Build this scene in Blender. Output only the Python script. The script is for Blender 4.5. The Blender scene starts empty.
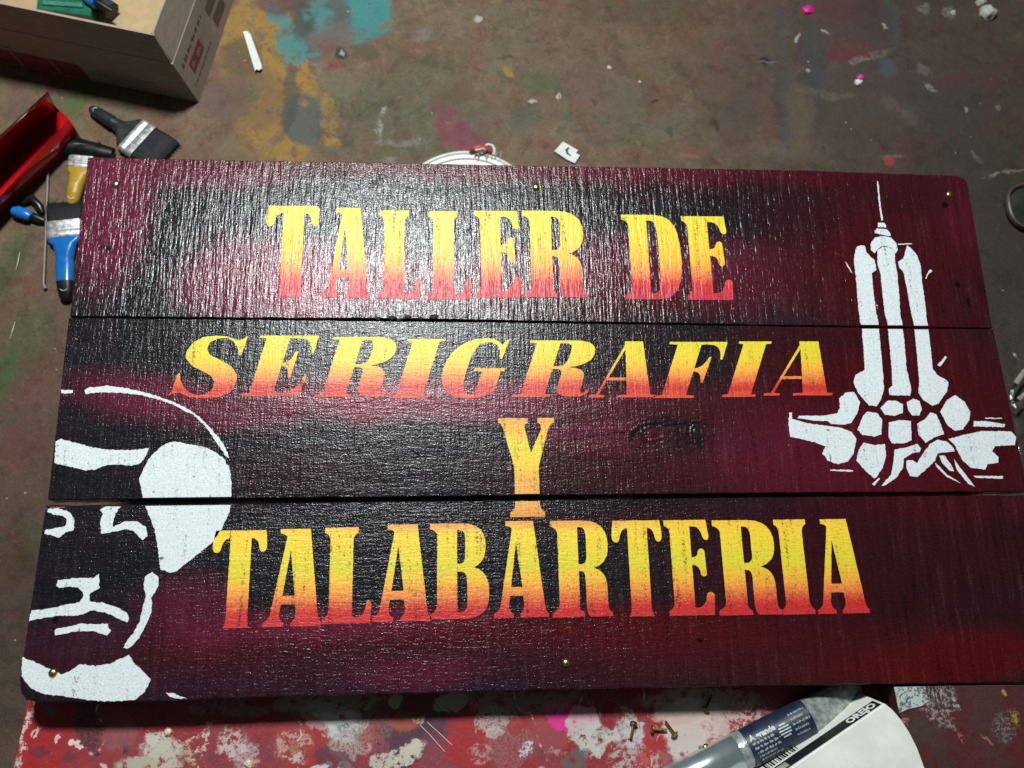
import bpy, bmesh, math, random
from mathutils import Vector, Matrix, noise
from mathutils.geometry import tessellate_polygon
random.seed(7)
scene = bpy.context.scene
COL = scene.collection

# ---------------------------------------------------------------- camera solve
F = 880.0
def _v(a, b, c): return Vector((a, b, c))
DY = _v(-72.0, -3037.7, F).normalized()
DX = _v(12720.0, 60.0, F); DX = (DX - DX.dot(DY) * DY).normalized()
DZ = DX.cross(DY)
def ray(px, py):
    r = _v(px - 512, py - 384, F)
    return _v(r.dot(DX), r.dot(DY), r.dot(DZ))
SIGN_Z = 0.250      # top of the sign
THICK = 0.018
TABLE_Z = 0.208
FLOOR_Z = 0.0
def _u(px, py):
    r = ray(px, py); return Vector((r.x / -r.z, r.y / -r.z))
HC = SIGN_Z + 1.0 / (_u(965, 176) - _u(88, 157)).length
def P(px, py, z=0.0):
    r = ray(px, py); t = (z - HC) / r.z
    return Vector((r.x * t, r.y * t, z))
def S(px, py, z):
    return (P(px + 5, py, z) - P(px - 5, py, z)).length / 10.0

# ---------------------------------------------------------------- object helpers
def tag(o, label=None, cat=None, group=None, kind=None):
    if label: o['label'] = label
    if cat: o['category'] = cat
    if group: o['group'] = group
    if kind: o['kind'] = kind
    return o
def empty(name, loc, label, cat, group=None, rz=0):
    o = bpy.data.objects.new(name, None); COL.objects.link(o)
    o.location = loc; o.rotation_euler = (0, 0, rz); o.empty_display_size = 0.02
    return tag(o, label, cat, group)

class MB:
    """collects verts / faces in world space, linked as one mesh"""
    def __init__(self): self.v = []; self.f = []
    def add(self, vs, fs):
        n = len(self.v); self.v += [Vector(p) for p in vs]
        self.f += [tuple(i + n for i in f) for f in fs]; return self
    def prism(self, pts, z0, z1, bev=0.0):
        """pts: world xy outline"""
        n = len(pts)
        area = sum(pts[i][0] * pts[(i + 1) % n][1] - pts[(i + 1) % n][0] * pts[i][1] for i in range(n))
        pts = [Vector((p[0], p[1])) for p in pts]
        if area < 0: pts.reverse()
        rings = []
        rings.append([Vector((p.x, p.y, z0)) for p in pts])
        if bev > 0:
            c = sum(pts, Vector((0, 0))) / n
            rings.append([Vector((p.x, p.y, z1 - bev)) for p in pts])
            ins = []
            for i, p in enumerate(pts):
                a, b = pts[i - 1], pts[(i + 1) % n]
                e1 = (p - a); e2 = (b - p)
                if e1.length < 1e-9: e1 = e2
                if e2.length < 1e-9: e2 = e1
                n1 = Vector((-e1.y, e1.x)).normalized(); n2 = Vector((-e2.y, e2.x)).normalized()
                m = (n1 + n2); m = m.normalized() if m.length > 1e-6 else n1
                ins.append((p, m))
            rings.append([Vector((p.x + m.x * bev * .3, p.y + m.y * bev * .3, z1 - bev * .3)) for p, m in ins])
            rings.append([Vector((p.x + m.x * bev, p.y + m.y * bev, z1)) for p, m in ins])
        else:
            rings.append([Vector((p.x, p.y, z1)) for p in pts])
        self.loft(rings, cap=True); return self
    def loft(self, rings, cap=True, closed=True):
        n = len(rings[0]); vs = [p for r in rings for p in r]; fs = []
        for k in range(len(rings) - 1):
            for i in range(n if closed else n - 1):
                j = (i + 1) % n
                fs.append((k * n + i, k * n + j, (k + 1) * n + j, (k + 1) * n + i))
        if cap and closed:
            for k, rev in ((0, True), (len(rings) - 1, False)):
                tri = tessellate_polygon([rings[k]])
                for t in tri: fs.append(tuple(k * n + i for i in t))
        return self.add(vs, fs)
    def box(self, c, sx, sy, sz, rz=0, M=None):
        vs = []
        for dz in (0, 1):
            for dx, dy in ((-.5, -.5), (.5, -.5), (.5, .5), (-.5, .5)):
                p = Vector((dx * sx, dy * sy, dz * sz)); p.rotate(Matrix.Rotation(rz, 3, 'Z'))
                vs.append(Vector(c) + p)
        return self.add(vs, [(3, 2, 1, 0), (4, 5, 6, 7), (0, 1, 5, 4), (1, 2, 6, 5), (2, 3, 7, 6), (3, 0, 4, 7)])
    def tube(self, pts, r, seg=10, cap=True, sy=1.0):
        pts = [Vector(p) for p in pts]; rings = []
        rr = r if isinstance(r, (list, tuple)) else [r] * len(pts)
        for i, p in enumerate(pts):
            d = (pts[min(i + 1, len(pts) - 1)] - pts[max(i - 1, 0)]).normalized()
            up = Vector((0, 0, 1)) if abs(d.z) < .95 else Vector((1, 0, 0))
            a = d.cross(up).normalized(); b = a.cross(d).normalized()
            rings.append([p + (a * math.cos(2 * math.pi * k / seg) + b * sy * math.sin(2 * math.pi * k / seg)) * rr[i] for k in range(seg)])
        return self.loft(rings, cap)
    def lathe(self, c, prof, seg=24, axis=None, X=None):
        """prof: list of (r,z)"""
        rings = [[Vector(c) + Vector((r * math.cos(2 * math.pi * k / seg), r * math.sin(2 * math.pi * k / seg), z)) for k in range(seg)] for r, z in prof]
        return self.loft(rings, True)
    def build(self, name, mat, parent=None, smooth=False, origin=None, kind=None, bevel=0):
        off = Vector(origin) if origin is not None else Vector((0, 0, 0))
        if parent is not None:
            root = parent
            while root.parent: root = root.parent
            off = Vector(root.location); mr = Matrix.Rotation(-root.rotation_euler.z, 3, 'Z')
        else: mr = Matrix.Identity(3)
        me = bpy.data.meshes.new(name)
        me.from_pydata([mr @ (p - off) for p in self.v], [], self.f)
        bm = bmesh.new(); bm.from_mesh(me)
        bmesh.ops.remove_doubles(bm, verts=bm.verts, dist=1e-7)
        bmesh.ops.recalc_face_normals(bm, faces=bm.faces)
        bm.to_mesh(me); bm.free()
        if smooth:
            for p in me.polygons: p.use_smooth = True
            try: me.set_sharp_from_angle(angle=math.radians(40))
            except Exception: pass
        o = bpy.data.objects.new(name, me); COL.objects.link(o)
        if isinstance(mat, (list, tuple)):
            for m in mat: me.materials.append(m)
        else: me.materials.append(mat)
        if parent is not None: o.parent = parent
        else: o.location = off
        if bevel:
            b = o.modifiers.new('Bevel', 'BEVEL'); b.width = bevel; b.segments = 2; b.limit_method = 'ANGLE'
        if kind: o['kind'] = kind
        return o

# ---------------------------------------------------------------- shader helpers
def lin(c):
    return tuple((x / 255 / 12.92 if x / 255 <= .04045 else ((x / 255 + .055) / 1.055) ** 2.4) for x in c)
class NT:
    sharp = 1.0
    def __init__(self, name):
        self.m = bpy.data.materials.new(name); self.m.use_nodes = True
        self.t = self.m.node_tree; self.t.nodes.clear()
        self.out = self.n('ShaderNodeOutputMaterial'); self.b = self.n('ShaderNodeBsdfPrincipled')
        self.t.links.new(self.b.outputs[0], self.out.inputs[0])
        self.co = self.n('ShaderNodeTexCoord').outputs['Object']
    def n(self, t, **k):
        x = self.t.nodes.new(t)
        for a, b in k.items(): setattr(x, a, b)
        return x
    def set(self, sock, v):
        if isinstance(v, bpy.types.NodeSocket): self.t.links.new(v, sock)
        elif isinstance(v, (tuple, list)) and len(v) == 3 and sock.type == 'RGBA': sock.default_value = (*v, 1)
        else: sock.default_value = v
    def math(self, op, a, b=None, c=None, clamp=False):
        x = self.n('ShaderNodeMath', operation=op); x.use_clamp = clamp
        self.set(x.inputs[0], a)
        if b is not None: self.set(x.inputs[1], b)
        if c is not None: self.set(x.inputs[2], c)
        return x.outputs[0]
    def vm(self, op, a, b=None):
        x = self.n('ShaderNodeVectorMath', operation=op); self.set(x.inputs[0], a)
        if b is not None: self.set(x.inputs[1], b)
        return x.outputs['Value' if op in ('LENGTH', 'DOT_PRODUCT') else 'Vector']
    def scale(self, v, s):
        return self.vm('MULTIPLY', v, s if isinstance(s, tuple) else (s, s, s))
    def noise(self, v, scale, detail=4, rough=.6, dist=0, color=False):
        x = self.n('ShaderNodeTexNoise'); self.set(x.inputs['Vector'], v)
        x.inputs['Scale'].default_value = scale; x.inputs['Detail'].default_value = detail
        x.inputs['Roughness'].default_value = rough; x.inputs['Distortion'].default_value = dist
        return x.outputs['Color' if color else 'Fac']
    def voro(self, v, scale, feature='F1', out='Distance'):
        x = self.n('ShaderNodeTexVoronoi', feature=feature); self.set(x.inputs['Vector'], v)
        x.inputs['Scale'].default_value = scale; return x.outputs[out]
    def rng(self, v, a, b, c=0., d=1., smooth=True):
        x = self.n('ShaderNodeMapRange'); x.interpolation_type = 'SMOOTHSTEP' if smooth else 'LINEAR'
        self.set(x.inputs[0], v)
        for i, q in enumerate((a, b, c, d)): x.inputs[1 + i].default_value = q
        return x.outputs[0]
    def mix(self, f, a, b, blend='MIX'):
        x = self.n('ShaderNodeMix', data_type='RGBA', blend_type=blend)
        self.set(x.inputs[0], f); self.set(x.inputs[6], a); self.set(x.inputs[7], b); return x.outputs[2]
    def ramp(self, f, stops):
        x = self.n('ShaderNodeValToRGB'); self.set(x.inputs[0], f); r = x.color_ramp
        while len(r.elements) < len(stops): r.elements.new(.5)
        for e, (p, c) in zip(r.elements, stops): e.position = p; e.color = (*c, 1)
        return x.outputs[0]
    def flat(self, v): return self.vm('MULTIPLY', v, (1, 1, 0))
    def warp(self, v, scale, amp):
        c = self.noise(v, scale, 4, .6, color=True)
        return self.vm('ADD', v, self.scale(self.vm('SUBTRACT', c, (.5, .5, .5)), (amp, amp, 0)))
    def blob(self, v, cx, cy, rx, ry, ang, soft):
        x = self.n('ShaderNodeMapping', vector_type='TEXTURE'); self.set(x.inputs[0], v)
        x.inputs[1].default_value = (cx, cy, 0); x.inputs[2].default_value = (0, 0, ang); x.inputs[3].default_value = (rx, ry, 1)
        return self.rng(self.vm('LENGTH', x.outputs[0]), 1 - soft, 1 + soft, 1, 0)
    def blobs(self, col, v, specs, z, org, brk=None):
        """specs in photo pixels mapped on to the plane at height z: (px,py,rx,ry,ang,soft,color,strength[,use_break])"""
        for s in specs:
            px, py, rx, ry, ang, soft, c, st = s[:8]; soft *= self.sharp
            p = P(px, py, z) - Vector(org); k = S(px, py, z)
            vm = self.n('ShaderNodeVectorMath', operation='MULTIPLY_ADD'); self.set(vm.inputs[0], col); vm.inputs[1].default_value = (1e-9, 1e-9, 0); self.set(vm.inputs[2], v)
            f = self.blob(vm.outputs[0], p.x, p.y, rx * k, ry * k * 1.07, -math.radians(ang), soft)
            if len(s) > 8 and brk is not None: f = self.math('MULTIPLY', f, brk[s[8]])
            if st != 1: f = self.math('MULTIPLY', f, st)
            col = self.mix(f, col, c)
        return col
    def bump(self, h, strength, dist, normal=None):
        x = self.n('ShaderNodeBump'); x.inputs['Strength'].default_value = strength; x.inputs['Distance'].default_value = dist
        self.set(x.inputs['Height'], h)
        if normal is not None: self.set(x.inputs['Normal'], normal)
        return x.outputs[0]
    def fin(self, col, rough=.5, metal=0., normal=None, spec=.5, **k):
        self.set(self.b.inputs['Base Color'], col); self.set(self.b.inputs['Roughness'], rough)
        self.b.inputs['Metallic'].default_value = metal; self.set(self.b.inputs['Specular IOR Level'], spec)
        if normal is not None: self.set(self.b.inputs['Normal'], normal)
        for a, q in k.items(): self.set(self.b.inputs[a.replace('_', ' ')], q)
        return self.m
def simple(name, c, rough=.5, metal=0., var=.25, scale=120, bump=.15, spec=.5, **k):
    """a surface with worn colour variation and slight relief"""
    t = NT(name); n = t.noise(t.co, scale, 5, .65); n2 = t.noise(t.co, scale * .17, 3, .5)
    c = tuple(c)
    col = t.mix(t.rng(n, .3, .7), tuple(x * (1 - var) for x in c), tuple(min(1, x * (1 + var * .6)) for x in c))
    col = t.mix(t.math('MULTIPLY', t.rng(n2, .45, .7), var), col, tuple(x * .5 for x in c))
    r = t.rng(n, .3, .7, max(.03, rough - .07), rough + .07)
    return t.fin(col, r, metal, t.bump(n, bump, .0005), spec, **k)

# ================================================================= SIGN
SC = (P(88, 157, SIGN_Z) + P(965, 176, SIGN_Z) + P(20, 697, SIGN_Z) + P(1052, 682, SIGN_Z)) / 4
SIGN = empty('painted_wood_sign', (SC.x, SC.y, TABLE_Z),
             'large painted plank sign with yellow to red lettering lying on the red table', 'sign')
ORG = Vector((SC.x, SC.y, TABLE_Z))
def W(px, py): return P(px, py, SIGN_Z)

BLACK = (.006, .0068, .0085); WINE = (.045, .0032, .0055); MAG = (.100, .008, .026); RED = (.066, .0035, .004); DK = (.020, .004, .007)
PINK = (.34, .03, .09)

def relief(t, which):
    """rough-sawn relief: saw marks run across the boards, brushed paint over them"""
    v = t.co
    w = t.warp(v, 30, .0022)
    saw = t.noise(t.scale(w, (170, 12, 1)), 1, 3, .62)
    saw2 = t.noise(t.scale(w, (430, 60, 1)), 1, 2, .6)
    grain = t.noise(t.scale(w, (70, 420, 1)), 1, 2, .6)
    grit = t.noise(v, 600, 2, .55)
    low = t.noise(v, 22, 3, .5)
    a = {0: (1.55, .75, .1, .28), 1: (.85, .5, .4, .45), 2: (.5, .35, .7, .65)}[which]
    h = t.math('MULTIPLY', saw, a[0])
    h = t.math('MULTIPLY_ADD', saw2, a[1], h)
    h = t.math('MULTIPLY_ADD', grain, a[2], h)
    h = t.math('MULTIPLY_ADD', grit, a[3], h)
    h = t.math('MULTIPLY_ADD', low, .5, h)
    swirl = t.noise(t.scale(t.warp(v, 6, .05), (9, 75, 1)), 1, 4, .55)
    h = t.math('MULTIPLY_ADD', swirl, (.3, .9, 1.0)[which], h)
    if which == 1:                                   # the knot right of the middle
        for kx, ky, rx, ry in ((652, 434, 26, 13), (697, 432, 13, 11)):
            p = W(kx, ky) - ORG; k = S(kx, ky, SIGN_Z)
            mp = t.n('ShaderNodeMapping', vector_type='TEXTURE'); t.set(mp.inputs[0], t.warp(v, 60, .008))
            mp.inputs[1].default_value = (p.x, p.y, 0); mp.inputs[2].default_value = (0, 0, .25); mp.inputs[3].default_value = (rx * k, ry * k, 1)
            L = t.vm('LENGTH', t.flat(mp.outputs[0]))
            rg = t.math('MULTIPLY', t.math('SINE', t.math('MULTIPLY', L, 15.0)), t.rng(L, .5, 1.9, 1, 0))
            h = t.math('MULTIPLY_ADD', rg, .16, h)
    return h, saw, grit
def paint_mask_wear(t): return t.noise(t.co, 420, 4, .7)

AIR = {
 0: [(520,168,520,14,1,.5,WINE,1), (110,215,38,75,3,.5,MAG,.9), (180,172,110,14,1,.5,MAG,.7),
     (300,280,95,34,0,.6,PINK,.55), (235,275,45,38,0,.6,MAG,.9), (430,285,120,26,0,.6,MAG,.75), (600,290,150,26,0,.6,WINE,.9),
     (640,258,130,24,0,.7,MAG,.6),
     (560,172,200,10,1,.6,MAG,.45), (745,290,60,30,0,.7,MAG,.35), (910,250,110,110,0,.5,WINE,.85), (820,265,60,45,0,.7,RED,.28), (800,215,50,30,0,.6,DK,.7),
     (700,190,90,16,0,.6,DK,.6), (905,195,60,20,0,.6,DK,.6), (970,300,20,30,0,.6,DK,.5), (960,215,20,30,0,.7,MAG,.25)],
 1: [(150,398,75,22,8,.6,MAG,.8), (240,405,70,20,0,.7,MAG,.7), (330,398,90,22,0,.6,MAG,.65), (440,400,120,18,0,.6,PINK,.4), (560,400,120,20,0,.6,MAG,.5),
     (300,470,80,22,0,.7,DK,.7), (600,437,60,16,0,.6,MAG,.75), (700,405,130,26,0,.6,RED,.38), (840,345,90,30,0,.6,WINE,.7), (900,420,150,110,0,.45,WINE,.95), (660,470,160,26,0,.7,WINE,.6),
     (820,460,110,40,0,.6,MAG,.4), (900,470,150,22,0,.6,RED,.25), (760,440,60,40,0,.6,MAG,.25), (680,432,14,12,0,.5,DK,.4), (790,340,90,14,0,.6,DK,.6), (640,433,13,5,-28,.4,(.004,.003,.003),.95), (660,424,16,4,-6,.5,(.004,.003,.003),.9), (685,440,22,14,0,.7,(.012,.004,.005),.7), (651,440,12,6,0,.4,WINE,.9), (650,446,16,1.5,0,.4,BLACK,.7), (697,434,5,13,0,.5,BLACK,.7),
     (620,350,60,30,0,.7,DK,.5)],
 2: [(500,640,450,26,-1,.55,WINE,.95), (190,612,50,34,0,.6,MAG,.6), (330,626,140,14,-1,.6,MAG,.8), (520,632,160,13,-1,.6,RED,.35), (700,628,170,17,-1,.6,RED,.35),
     (400,672,300,24,-1,.6,(.028,.006,.014),.75), (420,672,60,14,-1,.7,MAG,.5), (560,675,60,14,0,.7,DK,.6), (760,650,170,34,0,.6,RED,.42), (950,658,130,22,-2,.55,RED,.95), (880,560,200,64,0,.5,(.030,.004,.006),.85), (940,505,110,16,0,.6,WINE,.7),
     (960,600,90,22,0,.6,DK,.5), (820,560,90,50,0,.6,(.026,.004,.007),.7), (90,640,70,22,0,.6,(.03,.008,.016),.8), (650,520,140,14,0,.7,DK,.8)],
}
def plank_mat(i):
    t = NT('painted_board_%d' % i)
    v = t.flat(t.co); w = t.warp(v, 14, .03)
    h, saw, grit = relief(t, i)
    n = t.noise(t.scale(t.co, (18, 60, 1)), 1, 3, .6)
    base = t.mix(t.rng(n, .35, .7), BLACK, (.013, .008, .012))
    col = t.blobs(base, w, AIR[i], SIGN_Z, ORG)
    # bare sawn ridges where the brush skipped, cracks and pits
    # dry-brushed ridges: the sawn ridges wore or took the paint thinner, valleys hold more
    ridge = t.math('ADD', t.math('MULTIPLY', saw, .6), t.math('MULTIPLY', grit, .4))
    col = t.mix(t.math('MULTIPLY', t.rng(ridge, .53, .66), .75), col, t.vm('MULTIPLY', t.vm('ADD', col, (.006, .006, .007)), (1.5, 1.5, 1.5)))
    col = t.mix(t.math('MULTIPLY', t.rng(ridge, .47, .36), .7), col, t.vm('MULTIPLY', col, (.4, .4, .4)))
    col = t.mix(t.math('MULTIPLY', t.rng(grit, .60, .74), .35), col, (.045, .022, .028))
    v2 = t.warp(v, 40, .006)
    cr = {0: [(240,207,62,.5,-9.5,.5,(.002,.002,.002),1), (193,262,4,5,0,.5,(.03,.02,.03),.6), (107,248,7,2.4,0,.5,(.003,.002,.003),1), (945,205,3,3,0,.5,(.003,.002,.003),1),
              (957,285,3,2.6,0,.5,(.002,.002,.002),1), (969,303,1.5,6,0,.5,(.002,.002,.002),1), (155,291,4,2.5,0,.5,(.003,.002,.003),1)],
          1: [(590,437,70,.6,-9,.5,(.003,.001,.002),1), (82,340,6,2,0,.5,(.002,.002,.002),1), (680,424,30,1,-7,.5,(.004,.001,.002),1)],
          2: [(55,620,3,3,0,.5,(.002,.002,.002),1), (700,640,3,2,0,.5,(.004,.001,.002),1)]}[i]
    col = t.blobs(col, v2, cr, SIGN_Z, ORG)
    rough = t.rng(t.noise(t.co, 260, 3, .6), .3, .7, .15, .28)
    return t.fin(col, rough, 0, t.bump(h, 1.0, .00060), .25)
def letter_mat(name, y0, y1, stops, relief_i, xc=512, extra=None):
    """airbrushed colour running down the letters, between photo rows y0 (top) and y1"""
    t = NT(name); v = t.flat(t.co)
    a = W(xc, y0).y - ORG.y; b = W(xc, y1).y - ORG.y
    sx = t.n('ShaderNodeSeparateXYZ'); t.set(sx.inputs[0], t.warp(v, 60, .006))
    f = t.rng(sx.outputs[1], a, b, 0, 1, smooth=False)
    f = t.math('ADD', f, t.math('MULTIPLY', t.math('SUBTRACT', t.noise(t.co, 650, 4, .85), .5), .55))
    col = t.ramp(f, stops)
    h, saw, grit = relief(t, relief_i)
    if extra: col = t.blobs(col, t.warp(v, 25, .01), extra, SIGN_Z, ORG)
    wear = t.math('MULTIPLY', t.rng(t.noise(t.scale(t.co, (500, 160, 1)), 1, 4, .7), .57, .70), t.rng(f, .2, .9, .55, .9))
    col = t.mix(wear, col, (.09, .02, .02))
    rdg = t.math('ADD', t.math('MULTIPLY', saw, .55), t.math('MULTIPLY', grit, .45))
    col = t.mix(t.math('MULTIPLY', t.rng(rdg, .46, .37), .55), col, t.vm('MULTIPLY', col, (.45, .35, .4)))
    col = t.mix(t.math('MULTIPLY', t.rng(rdg, .405, .375), .6), col, (.03, .008, .01))
    return t.fin(col, .36, 0, t.bump(h, 1.0, .00062), .28)
def white_mat(relief_i=1):
    t = NT('white_stencil_paint')
    h, saw, grit = relief(t, relief_i)
    n = t.noise(t.co, 500, 4, .75); n2 = t.noise(t.co, 90, 4, .7)
    col = t.mix(t.rng(n, .35, .7), (.54, .585, .60), (.69, .74, .755))
    col = t.mix(t.rng(t.noise(t.scale(t.co, (700, 420, 1)), 1, 3, .8), .63, .68), col, (.03, .02, .025))
    rdg = t.math('ADD', t.math('MULTIPLY', saw, .5), t.math('MULTIPLY', grit, .5))
    col = t.mix(t.math('MULTIPLY', t.rng(rdg, .46, .36), .45), col, t.vm('MULTIPLY', col, (.62, .62, .64)))
    col = t.mix(t.math('MULTIPLY', t.rng(rdg, .385, .36), .7), col, (.10, .07, .08))
    col = t.mix(t.math('MULTIPLY', t.rng(n2, .66, .72), .85), col, (.05, .03, .04))
    return t.fin(col, .6, 0, t.bump(h, .45, .0008), .3)

def edge_fn(px_pts):
    """piecewise-linear photo edge -> world"""
    return [W(*p) for p in px_pts]
def lerp_path(pts, n):
    L = [0]
    for a, b in zip(pts, pts[1:]): L.append(L[-1] + (b - a).length)
    out = []; k = 0
    for i in range(n):
        s = L[-1] * i / (n - 1)
        while k < len(pts) - 2 and L[k + 1] < s: k += 1
        f = (s - L[k]) / max(1e-9, L[k + 1] - L[k]); out.append(pts[k].lerp(pts[k + 1], f))
    return out
# top / bottom edges of the three planks in the photo
PL = [([(88,157),(240,160.2),(512,165),(800,170),(957,175.6),(963.5,177.2),(967,182)], [(70,316.4),(240,318.0),(372,318.6),(440,319.4),(512,320.8),(800,325.3),(992,328.0)]),
      [[(69,317.6),(240,319.2),(512,322.0),(800,326.5),(993,329.2)], [(48,499.8),(230,498.6),(512,495.6),(800,492.6),(1028,491.6)]],
      [[(46,505.5),(230,503.4),(512,500),(800,497),(1029,495)], [(19.8,680),(20.5,692),(26,700),(40,702.2),(110,702),(160,701),(250,697.5),(500,690.8),(740,686),(900,683.8),(1052,682)]]]
NX = 420
PLANK_Y = []
for i, (top, bot) in enumerate(PL):
    A = lerp_path(edge_fn(top), NX); B = lerp_path(edge_fn(bot), NX)
    rings = []
    for k in range(NX):
        a = A[k].copy(); b = B[k].copy()
        ja = noise.noise(Vector((k * .13, i * 9, 0))) * .0007 + noise.noise(Vector((k * .9, i * 9, 3))) * .0004
        jb = noise.noise(Vector((k * .11, i * 9, 7))) * .0008 + noise.noise(Vector((k * .8, i * 9, 11))) * .0005
        a.y += ja; b.y += jb
        if k in (0, NX - 1): pass
        d = (b - a).normalized(); bv = .0010
        zb = SIGN_Z - THICK
        lo = lambda p, q: Vector((p.x, p.y, q))
        ring = [lo(a, zb), lo(a, SIGN_Z - bv), lo(a + d * bv * .35, SIGN_Z - bv * .35), lo(a + d * bv, SIGN_Z)]
        for q in range(1, 8):
            m = (a + d * bv).lerp(b - d * bv, q / 8); ring.append(lo(m, SIGN_Z))
        ring += [lo(b - d * bv, SIGN_Z), lo(b - d * bv * .35, SIGN_Z - bv * .35), lo(b, SIGN_Z - bv), lo(b, zb)]
        rings.append(ring)
    m = MB(); m.loft(rings, cap=True)
    m.build('plank', plank_mat(i), SIGN)
    PLANK_Y.append((A, B))

# splintered dark chips on the lower edge of the top plank
wood_raw = simple('dark_raw_edge', (.008, .004, .006), .8, var=.5, scale=300, bump=.6)
mb = MB()
for (x, y, r) in [(378,318.5,5),(392,317.5,6),(408,317,5),(420,318.5,4),(434,317,6),(399,319.5,4)]:
    c = W(x, y); k = S(x, y, SIGN_Z)
    pts = [(c.x + math.cos(a) * r * .8 * k * (.7 + .5 * random.random()), c.y + math.sin(a) * r * .42 * k * (.7 + .6 * random.random())) for a in [q * .7854 for q in range(8)]]
    mb.prism(pts, SIGN_Z - .002, SIGN_Z + .0012, .0007)
mb.build('splintered_edge', wood_raw, SIGN)
# battens that hold the planks together underneath
bat = simple('raw_pine', (.35, .24, .14), .7, scale=60)
for px in (240, 610):
    a = W(px, 200); b = W(px, 655); mb = MB()
    mb.box(((a.x + b.x) / 2, (a.y + b.y) / 2, TABLE_Z), .045, abs(a.y - b.y), SIGN_Z - THICK - TABLE_Z)
    mb.build('batten', bat, SIGN, bevel=.001)

# ---- glyph outlines
def path(s):
    tok = s.split(); i = 0; pts = []; cur = None
    while i < len(tok):
        c = tok[i]; i += 1
        if c in 'ML':
            cur = (float(tok[i]), float(tok[i + 1])); i += 2; pts.append(cur)
        elif c == 'C':
            p = [float(q) for q in tok[i:i + 6]]; i += 6
            x0, y0 = cur
            for k in range(1, 7):
                u = k / 6; w = 1 - u
                pts.append((w**3 * x0 + 3 * w * w * u * p[0] + 3 * w * u * u * p[2] + u**3 * p[4],
                            w**3 * y0 + 3 * w * w * u * p[1] + 3 * w * u * u * p[3] + u**3 * p[5]))
            cur = (p[4], p[5])
    return pts
SL = 'L 0 0 L 0 .05 C .08 .07 .12 .1 .12 .14 L .12 .86 C .12 .9 .08 .93 0 .94'
SLAB = {
 'T': ['M .04 1 L .97 1 C .99 .95 1 .88 1 .83 C 1 .76 .88 .75 .86 .81 C .85 .88 .80 .92 .71 .92 L .71 .08 C .72 .04 .74 .01 .77 0 L .26 0 C .29 .01 .31 .04 .32 .08 L .32 .92 C .22 .92 .17 .87 .15 .80 C .13 .75 .01 .76 0 .82 C 0 .88 .02 .95 .04 1'],
 'I': ['M 0 1 L 1 1 L 1 .95 C .9 .93 .86 .9 .86 .86 L .86 .14 C .86 .1 .92 .06 1 .05 L 1 0 L 0 0 L 0 .05 C .1 .06 .14 .1 .14 .14 L .14 .86 C .14 .9 .1 .93 0 .95'],
 'L': ['M 0 1 L .7 1 L .7 .94 C .62 .92 .6 .9 .6 .86 L .6 .1 C .6 .07 .63 .06 .7 .06 C .82 .07 .88 .12 .9 .22 C .93 .24 .98 .24 1 .2 L .98 0 ' + SL],
 'E': ['M 0 1 L .93 1 L .97 .82 C .96 .77 .86 .77 .83 .82 C .81 .88 .76 .92 .66 .93 L .56 .93 L .56 .60 C .66 .60 .70 .62 .71 .67 C .75 .70 .82 .70 .85 .67 L .87 .42 C .83 .39 .77 .39 .74 .42 C .73 .49 .68 .52 .56 .52 L .56 .08 C .7 .07 .8 .1 .83 .2 C .86 .25 .97 .25 1 .2 L .97 0 ' + SL],
 'R': ['M 0 1 L .55 1 C .85 1 .97 .9 .97 .74 C .97 .6 .88 .53 .72 .50 C .88 .47 .92 .40 .93 .30 L .93 .12 C .93 .07 .96 .05 1 .04 L 1 0 L .64 0 C .58 .02 .57 .06 .57 .12 L .57 .40 C .57 .45 .54 .47 .46 .47 L .46 .1 C .46 .07 .5 .05 .53 .04 L .53 0 ' + SL,
       'M .46 .93 L .5 .93 C .58 .93 .6 .88 .6 .82 L .6 .64 C .6 .57 .57 .54 .5 .54 L .46 .54'],
 'B': ['M 0 1 L .55 1 C .85 1 .95 .9 .95 .76 C .95 .64 .88 .57 .75 .53 C .92 .5 1 .42 1 .27 C 1 .1 .9 0 .58 0 ' + SL,
       'M .46 .93 L .5 .93 C .58 .93 .6 .88 .6 .82 L .6 .67 C .6 .6 .57 .57 .5 .57 L .46 .57', 'M .46 .49 L .5 .49 C .6 .49 .63 .45 .63 .38 L .63 .18 C .63 .1 .6 .07 .5 .07 L .46 .07'],
 'D': ['M 0 1 L .55 1 C .9 1 1 .85 1 .5 C 1 .15 .9 0 .55 0 ' + SL, 'M .44 .93 L .5 .93 C .6 .93 .62 .85 .62 .5 C .62 .15 .6 .07 .5 .07 L .44 .07'],
 'A': ['M .24 1 L .76 1 L .93 .14 C .94 .08 .96 .05 1 .04 L 1 0 L .48 0 L .48 .04 C .54 .06 .57 .1 .55 .16 L .54 .22 L .30 .22 L .28 .14 C .27 .08 .30 .05 .36 .04 L .36 0 L 0 0 L 0 .04 C .08 .06 .11 .08 .13 .14 L .36 .92 C .34 .94 .28 .95 .24 .95', 'M .43 .78 L .53 .31 L .32 .31'],
 'Y': ['M 0 1 L .53 1 L .53 .95 C .47 .94 .46 .92 .47 .89 L .57 .64 L .76 .88 C .77 .92 .75 .94 .70 .95 L .70 1 L 1 1 L 1 .95 C .94 .94 .91 .92 .88 .87 L .70 .50 L .70 .14 C .70 .08 .74 .06 .78 .05 L .78 0 L .18 0 L .18 .05 C .24 .06 .27 .08 .27 .14 L .27 .50 L .08 .9 C .07 .93 .04 .95 0 .95'],
}
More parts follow.
